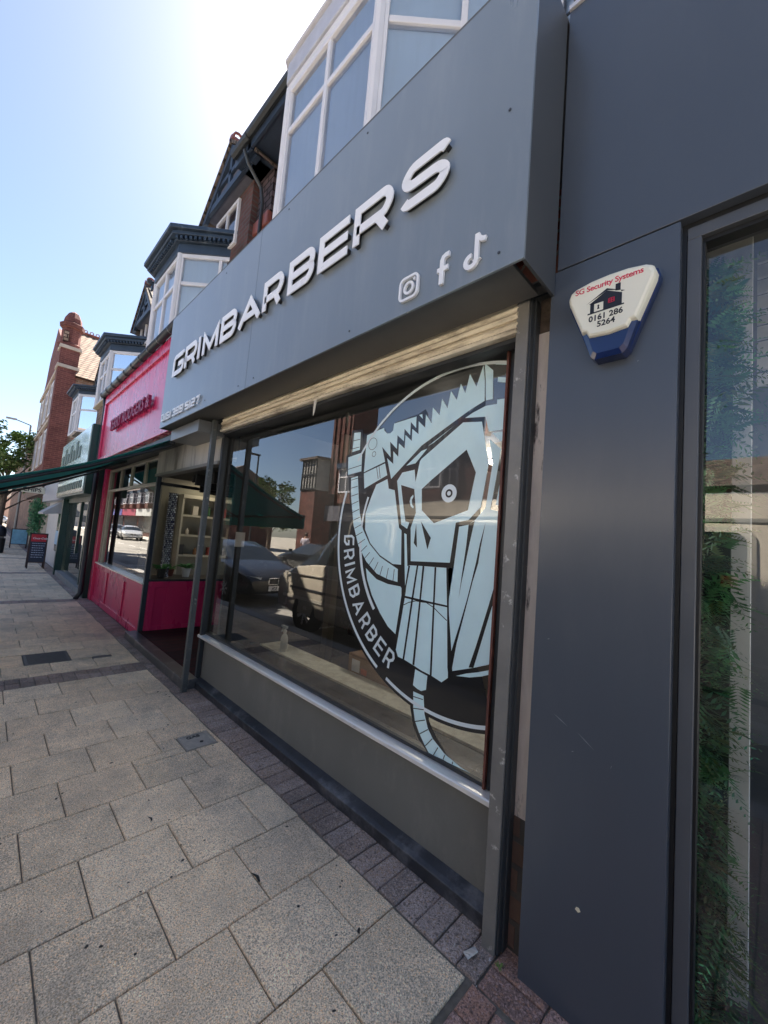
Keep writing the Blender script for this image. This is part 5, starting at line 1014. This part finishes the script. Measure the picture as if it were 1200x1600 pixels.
# low range opposite the right-hand end, tall house with chimney and black-and-white bay further on
opp(-8.2, 14, oppbrick, 3.9, 5.6, 'low tiled range across the road, reflected in the right-hand window', 3)
opp(-14.2, -8.4, oppbrick, 6.0, 7.4, 'brick house with chimney pots across the road, reflected above the robot graphic', 1, gable=True)
th = opp(-20.2, -14.4, oppbrick, 6.2, 8.0, 'tall house with black and white bay and big chimney reflected in the shop window', 1, gable=True)
MB().box(-19.3, -17.5, OY-1.6, OY+.32, 4.2, 12.6).build('chimney', oppbrick, th)
m_ = MB()
for j in range(4): m_.box(-19.2+j*.44, -19.02+j*.44, OY+.321, OY+.40, 4.4, 12.3)
m_.build('chimney_ribs', oppbrick, th)
cp = MB()
for x in (-11.6, -11.2, -10.0): cp.lathe((x, OY-2, 0), [(.16, 7.2), (.14, 7.9), (.17, 8.2), (.12, 8.3)], 10)
o = cp.build('chimney_pots', terr, th)
b = empty('timbered_bay', (-1.0, 0, 0)); b.parent = th
m_ = MB().prism([(-20.7, OY+.0, 4.4), (-20.2, OY+1.0, 4.4), (-18.7, OY+1.0, 4.4), (-18.2, OY+.0, 4.4)], (0, 0, 1.9)); m_.build('white_bay', opppale, b)
m_ = MB()
for j in range(6): m_.box(-20.2+j*.29, -20.13+j*.29, OY+1.001, OY+1.05, 4.4, 6.3)
for z in (4.4, 5.3, 6.2): m_.box(-20.2, -18.7, OY+1.002, OY+1.06, z, z+.1)
m_.build('timbering', blackm, b)
MB().prism([(-20.7, OY+.0, 0), (-20.2, OY+1.0, 0), (-18.7, OY+1.0, 0), (-18.2, OY+.0, 0)], (0, 0, 4.39)).build('bay_base', oppbrick, b); MB().prism([(-20.9, OY, 6.3), (-20.4, OY+1.2, 6.3), (-18.5, OY+1.2, 6.3), (-18.0, OY, 6.3)], (0, 0, .12)).build('bay_eaves', roofd, b)
for i in range(7):
    x1_ = -40-i*7.2
    opp(x1_-7, x1_, [oppbrick, oppbrick][i % 2], 6.4-.1*i, 8.6, ['first', 'second', 'third', 'fourth', 'fifth', 'sixth', 'seventh'][i]+' of the double-bayed shop houses across the road past the gap', 2, gable=(i % 2 == 0), shopc=[(.3, .25, .18), (.08, .12, .1), (.5, .5, .48), (.3, .05, .08), (.1, .1, .3), (.4, .4, .3), (.2, .2, .2)][i])
tree(-24.0, OY+1.3, 5.2, 1.7, 'tree across the road reflected beside the tall chimney house', 8, 3500)
l2 = empty('street_lamp', (-24.5, KY-8.6, 0), 'street lamp across the road reflected against the sky in the shop window', 'street lamp')
MB().tube([(0, 0, 0), (0, 0, 6.7)], [.08, .05], 8).build('column', darkm, l2); MB().box(-.1, .1, -.1, .75, 6.65, 6.75).build('lantern', darkm, l2)
# ---------------------------------------------------------------- vehicles
def loft(stations, sec, nrow):
    """stations along x; sec(st)-> list of (y,z) from the lower centre to the top centre, mirrored"""
    vs = []; rows = []
    for s in stations:
        half = sec(s); ring_ = half+[(-y, z) for y, z in reversed(half[1:-1])]
        rows.append((len(vs), len(ring_))); vs += [(s[0], y, z) for y, z in ring_]
    return vs, rows
def vehicle(name, loc, rz, lab, cat, st, body, glassm, gspan, wheels, wr, sidewin=None, group=None):
    r = empty(name, loc, lab, cat, group, rz)
    def sec(s):
        x, zl, zb, zt, wl, wb, wt = s
        return [(0, zl), (wl*.9, zl), (wl, zl+.08), (wb, zl+(zb-zl)*.45), (wb*.985, zb-.03), (wb*.96, zb), (wt, zt-.07 if zt-zb > .1 else zt-.02), (wt*.82, zt-.02), (0, zt)]
    vs, rows = loft(st, sec, 9); m = rows[0][1]; bd = MB(); gl = MB(); bf = []; gf = []
    for i in range(len(st)-1):
        for j in range(m):
            f = (i*m+j, i*m+(j+1) % m, (i+1)*m+(j+1) % m, (i+1)*m+j)
            isw = j in (5, m-6) and gspan[0][0] <= i < gspan[0][1]
            isw = isw or (j in (5, 6, 7, m-6, m-7, m-8) and i in gspan[0][2:])
            (gf if isw else bf).append(f)
    bd.add(vs, bf+[tuple(range(m)), tuple((len(st)-1)*m+i for i in range(m))]); o = bd.build('body', body, r, smooth=False)
    for p in o.data.polygons: p.use_smooth = len(p.vertices) == 4
    if gf: gl.add([(x, y*1.002, z) for x, y, z in vs], gf); gl.build('glazing', glassm, r)
    tyre = mat('tyre_rubber', (.015, .015, .016), .8); rim = mat('alloy_rim', (.5, .5, .52), .3, .8)
    for wx, wy in wheels:
        for s in (-1, 1):
            t_ = MB(); k = 20; prof = [(wr*.6, -.1), (wr*.95, -.11), (wr, -.08), (wr, .08), (wr*.95, .11), (wr*.6, .1)]
            vv = [(wx+a*math.cos(q*2*math.pi/k), s*wy+b, wr+a*math.sin(q*2*math.pi/k)) for a, b in prof for q in range(k)]
            t_.add(vv, [(i*k+j, i*k+(j+1) % k, (i+1)*k+(j+1) % k, (i+1)*k+j) for i in range(5) for j in range(k)]); w_ = t_.build('wheel', tyre, r)
            t2 = MB(); 
            for q in range(7):
                a = q*2*math.pi/7; dx, dz_ = math.cos(a), math.sin(a)
                t2.add([(wx+dx*l-dz_*h_, s*(wy+.085), wr+dz_*l+dx*h_) for l, h_ in ((.03, .02), (wr*.62, .03), (wr*.62, -.03), (.03, -.02))], [(0, 1, 2, 3)])
            t2.add([(wx+wr*.18*math.cos(q*.5236), s*(wy+.088), wr+wr*.18*math.sin(q*.5236)) for q in range(12)], [tuple(range(12))]); t2.build('rim', rim, w_, fix=False)
    return r
carglass = mat('car_glass', (.02, .025, .03), .03, 0, 0, coat=.5)
def saloon(loc, rz, lab, col_, plate, group=None, rough=.25):
    #        x    zl   zbelt ztop  wl   wb   wt
    st = [(-2.3, .35, .62, .64, .6, .66, .5), (-2.2, .25, .80, .82, .78, .82, .6), (-1.75, .22, .92, .98, .84, .89, .72), (-1.15, .22, .94, 1.28, .86, .91, .60), (-.6, .22, .94, 1.41, .86, .91, .58), (.1, .22, .93, 1.42, .86, .91, .58), (.6, .22, .92, 1.30, .86, .91, .60), (1.15, .22, .90, .98, .86, .9, .74), (1.8, .24, .80, .84, .84, .88, .68), (2.2, .28, .68, .70, .78, .80, .55), (2.32, .36, .58, .60, .62, .66, .45)]
    r = vehicle('parked_car', loc, rz, lab, 'car', st, mat('car_paint_%d' % int(abs(loc[0])*10), col_, rough, .3, .02, coat=1), carglass, [(2, 7, 2, 6)], [(-1.4, .8), (1.42, .8)], .33, group=group)
    for s in (-1, 1):
        MB().prism([(2.27, s*.42, .66), (2.15, s*.76, .69), (2.12, s*.76, .60), (2.27, s*.45, .58)], (.02, 0, 0)).build('headlight', mat('lamp_glass', (.7, .72, .75), .1, 0, 0), r)
        MB().box(2.325, 2.345, s*.03 if s > 0 else -.26, .26 if s > 0 else -.03, .50, .64).build('grille', darkm, r)
        fr_ = MB().tube([(2.35, s*.03, .50), (2.35, s*.27, .51), (2.34, s*.25, .64), (2.35, s*.03, .65), (2.35, s*.03, .50)], .01, 5); fr_.build('grille_surround', silver, r)
        MB().box(.85, .98, s*.93-.07, s*.93+.07, .95, 1.08).build('door_mirror', darkm, r, bevel=.02)
    MB().box(2.34, 2.352, -.26, .26, .36, .47).build('number_plate', whitep, r)
    if plate: text_mesh(plate, .105, .002, blkt, 'plate_lettering', r, M_px(2.354, -.23, .375, 90), bold=.002)
    return r
# big pale camper van standing at the kerb close behind the camera, seen in both windows
vst = [(-3.55, .32, .72, .74, .8, .84, .5), (-3.45, .28, .92, .98, .92, .94, .7), (-2.85, .25, 1.12, 1.22, .95, .97, .78), (-2.35, .25, 1.18, 1.62, .96, .98, .74), (-1.95, .25, 1.2, 1.93, .96, .98, .76), (-1.5, .25, 1.2, 2.14, .96, .98, .80), (-.9, .25, 1.2, 2.25, .96, .98, .84), (0, .25, 1.2, 2.30, .96, .98, .85), (1.5, .25, 1.2, 2.30, .96, .98, .85), (3.0, .25, 1.2, 2.30, .96, .98, .85), (3.5, .25, 1.2, 2.28, .96, .98, .84), (3.62, .3, 1.2, 2.22, .93, .95, .80)]
vpaint = mat('van_beige_metallic', (.55, .49, .40), .25, .15, .02, coat=1)
van = vehicle('camper_van', (-3.25, KY-.25-1.0, -.13), 0, 'long beige metallic camper van at the kerb, reflected in both shop windows', 'van', vst, vpaint, carglass, [(0, 0, 2, 3, 4)], [(-2.55, .86), (2.3, .86)], .34)
for (x0, x1, nm) in ((-1.55, -.75, 0), (-.55, 1.2, 1), (1.35, 3.1, 1)):
    m_ = MB(); sqv = []
    for qx, qz, a0_ in ((1, 1, 0), (-1, 1, 90), (-1, -1, 180), (1, -1, 270)):
        sqv += [((x0+x1)/2+qx*((x1-x0)/2-.09)+.09*math.cos(R_(a)), 1.62+qz*(.32-.09)+.09*math.sin(R_(a))) for a in range(a0_, a0_+91, 18)]
    def yy(z): return .965-(.12*(z-1.2)/1.03)
    m_.add([(x, yy(z)+.012, z) for x, z in sqv], [tuple(range(len(sqv)))]); sw = m_.build('side_window', carglass, van)
    m_ = MB(); n_ = len(sqv)
    cxm = (x0+x1)/2
    m_.add([(x, yy(z)+.02, z) for x, z in sqv]+[(cxm+(x-cxm)*(1+.05/((x1-x0)/2)), yy(z)+.006, 1.62+(z-1.62)*1.13) for x, z in sqv], [(i, (i+1) % n_, n_+(i+1) % n_, n_+i) for i in range(n_)]); m_.build('window_surround', mat('pale_van_trim', (.45, .42, .36), .4), sw)
MB().box(-1.7, 3.4, .845, .875, 2.02, 2.05).box(-1.4, 3.5, .80, .83, 2.12, 2.14).build('roof_rail', mat('rail_trim', (.6, .58, .52), .3, .5), van)
MB().box(-3.2, 3.5, .975, .99, .98, 1.0).box(-3.2, 3.5, .975, .985, .55, .60).build('side_moulding', mat('van_moulding', (.6, .56, .48), .3, .3), van)
MB().box(-3.0, 3.4, .97, .988, .72, .76).build('sill_trim', darkm, van)
text_mesh('ConversionGurus.com', .215, .003, mat('van_lettering', (.75, .75, .73), .5), 'lettering', van, Matrix.Translation((1.72, .965, 1.50)) @ Matrix.Rotation(R_(180), 4, 'Z') @ Matrix.Rotation(R_(90), 4, 'X'), bold=.006, shear=.15)
MB().box(2.95, 3.05, .9, .94, 1.32, 1.6).build('tail_lamp', mat('red_lamp', (.5, .02, .02), .2), van)
saloon((-10.5, KY-.25-.95, -.13), 0, 'dark grey saloon parked behind the camper van, facing the camera, reflected in the shop window', (.03, .03, .032), 'L097 SDJ' if False else 'LO21 52L')
saloon((-14.6, KY-8.05+1.05, -.13), math.pi, 'black car parked across the road, reflected past the pedestrian', (.02, .022, .026), None)
saloon((-46, KY-8.05+1.3, -.13), .12, 'silver car across the road reflected in the pink shop window', (.6, .6, .6), None)
saloon((-52, KY-8.05+1.3, -.13), .05, 'grey car parked behind the silver one across the road', (.2, .2, .21), None)
saloon((-78, 1.3, -.13), 1.4, 'small pale car crossing the far end of the road beyond the street tree', (.65, .65, .66), None)
saloon((-84, -.6, -.13), 1.5, 'small red car at the far end of the road, left of the pale one', (.4, .04, .04), None)
# pedestrian on the far pavement, seen only in the glass
def skin(name, verts, edges, radii, m, parent=None, root=0):
    me = bpy.data.meshes.new(name); me.from_pydata(verts, edges, []); me.materials.append(m)
    o = bpy.data.objects.new(name, me); COL.objects.link(o); md = o.modifiers.new('skin', 'SKIN'); md.use_smooth_shade = True
    for i, r in enumerate(radii): me.skin_vertices[0].data[i].radius = (r, r)
    me.skin_vertices[0].data[root].use_root = True
    sb = o.modifiers.new('sub', 'SUBSURF'); sb.levels = 1; sb.render_levels = 1
    if parent is not None: o.parent = parent
    return o
pr = empty('person', (-18.6, KY-8.9, 0), 'person in a lilac top and grey trousers across the road, seen in the glass', 'person', rz=2.6)
sk = mat('skin', (.5, .3, .22), .5)
V = [(0, 0, .92), (0, 0, 1.12), (0, .01, 1.34), (0, .02, 1.48), (0, .03, 1.56), (0, .03, 1.66), (-.17, 0, 1.40), (-.22, .04, 1.14), (-.20, -.10, .92), (.17, 0, 1.40), (.23, -.05, 1.14), (.22, .02, .90), (-.09, 0, .88), (-.10, -.12, .48), (-.10, .02, .08), (-.10, -.13, .04), (.09, 0, .88), (.10, .08, .48), (.10, .28, .12), (.10, .18, .05), (-.20, -.13, .84), (.22, .0, .82)]
E_ = [(0, 1), (1, 2), (2, 3), (3, 4), (4, 5), (2, 6), (6, 7), (7, 8), (8, 20), (2, 9), (9, 10), (10, 11), (11, 21), (0, 12), (12, 13), (13, 14), (14, 15), (0, 16), (16, 17), (17, 18), (18, 19)]
Rd = [.13, .12, .15, .055, .085, .09, .06, .045, .032, .06, .045, .032, .085, .058, .04, .035, .085, .058, .04, .035, .035, .035]
skin('body', V, E_, Rd, sk, pr)
skin('top', [V[i] for i in (0, 1, 2, 6, 7, 9, 10)], [(0, 1), (1, 2), (2, 3), (3, 4), (2, 5), (5, 6)], [.15, .145, .17, .085, .07, .085, .07], mat('lilac_cloth', (.5, .45, .5), .8), pr)
skin('trousers', [V[i] for i in (0, 12, 13, 14, 16, 17, 18)], [(0, 1), (1, 2), (2, 3), (0, 4), (4, 5), (5, 6)], [.145, .105, .08, .06, .105, .08, .06], mat('grey_cloth', (.12, .12, .13), .85), pr)
MB().lathe((0, .045, 0), [(.0, 1.77), (.07, 1.755), (.10, 1.70), (.10, 1.62), (.08, 1.58)], 14).build('hair', mat('brown_hair', (.05, .03, .02), .7), pr, smooth=True)
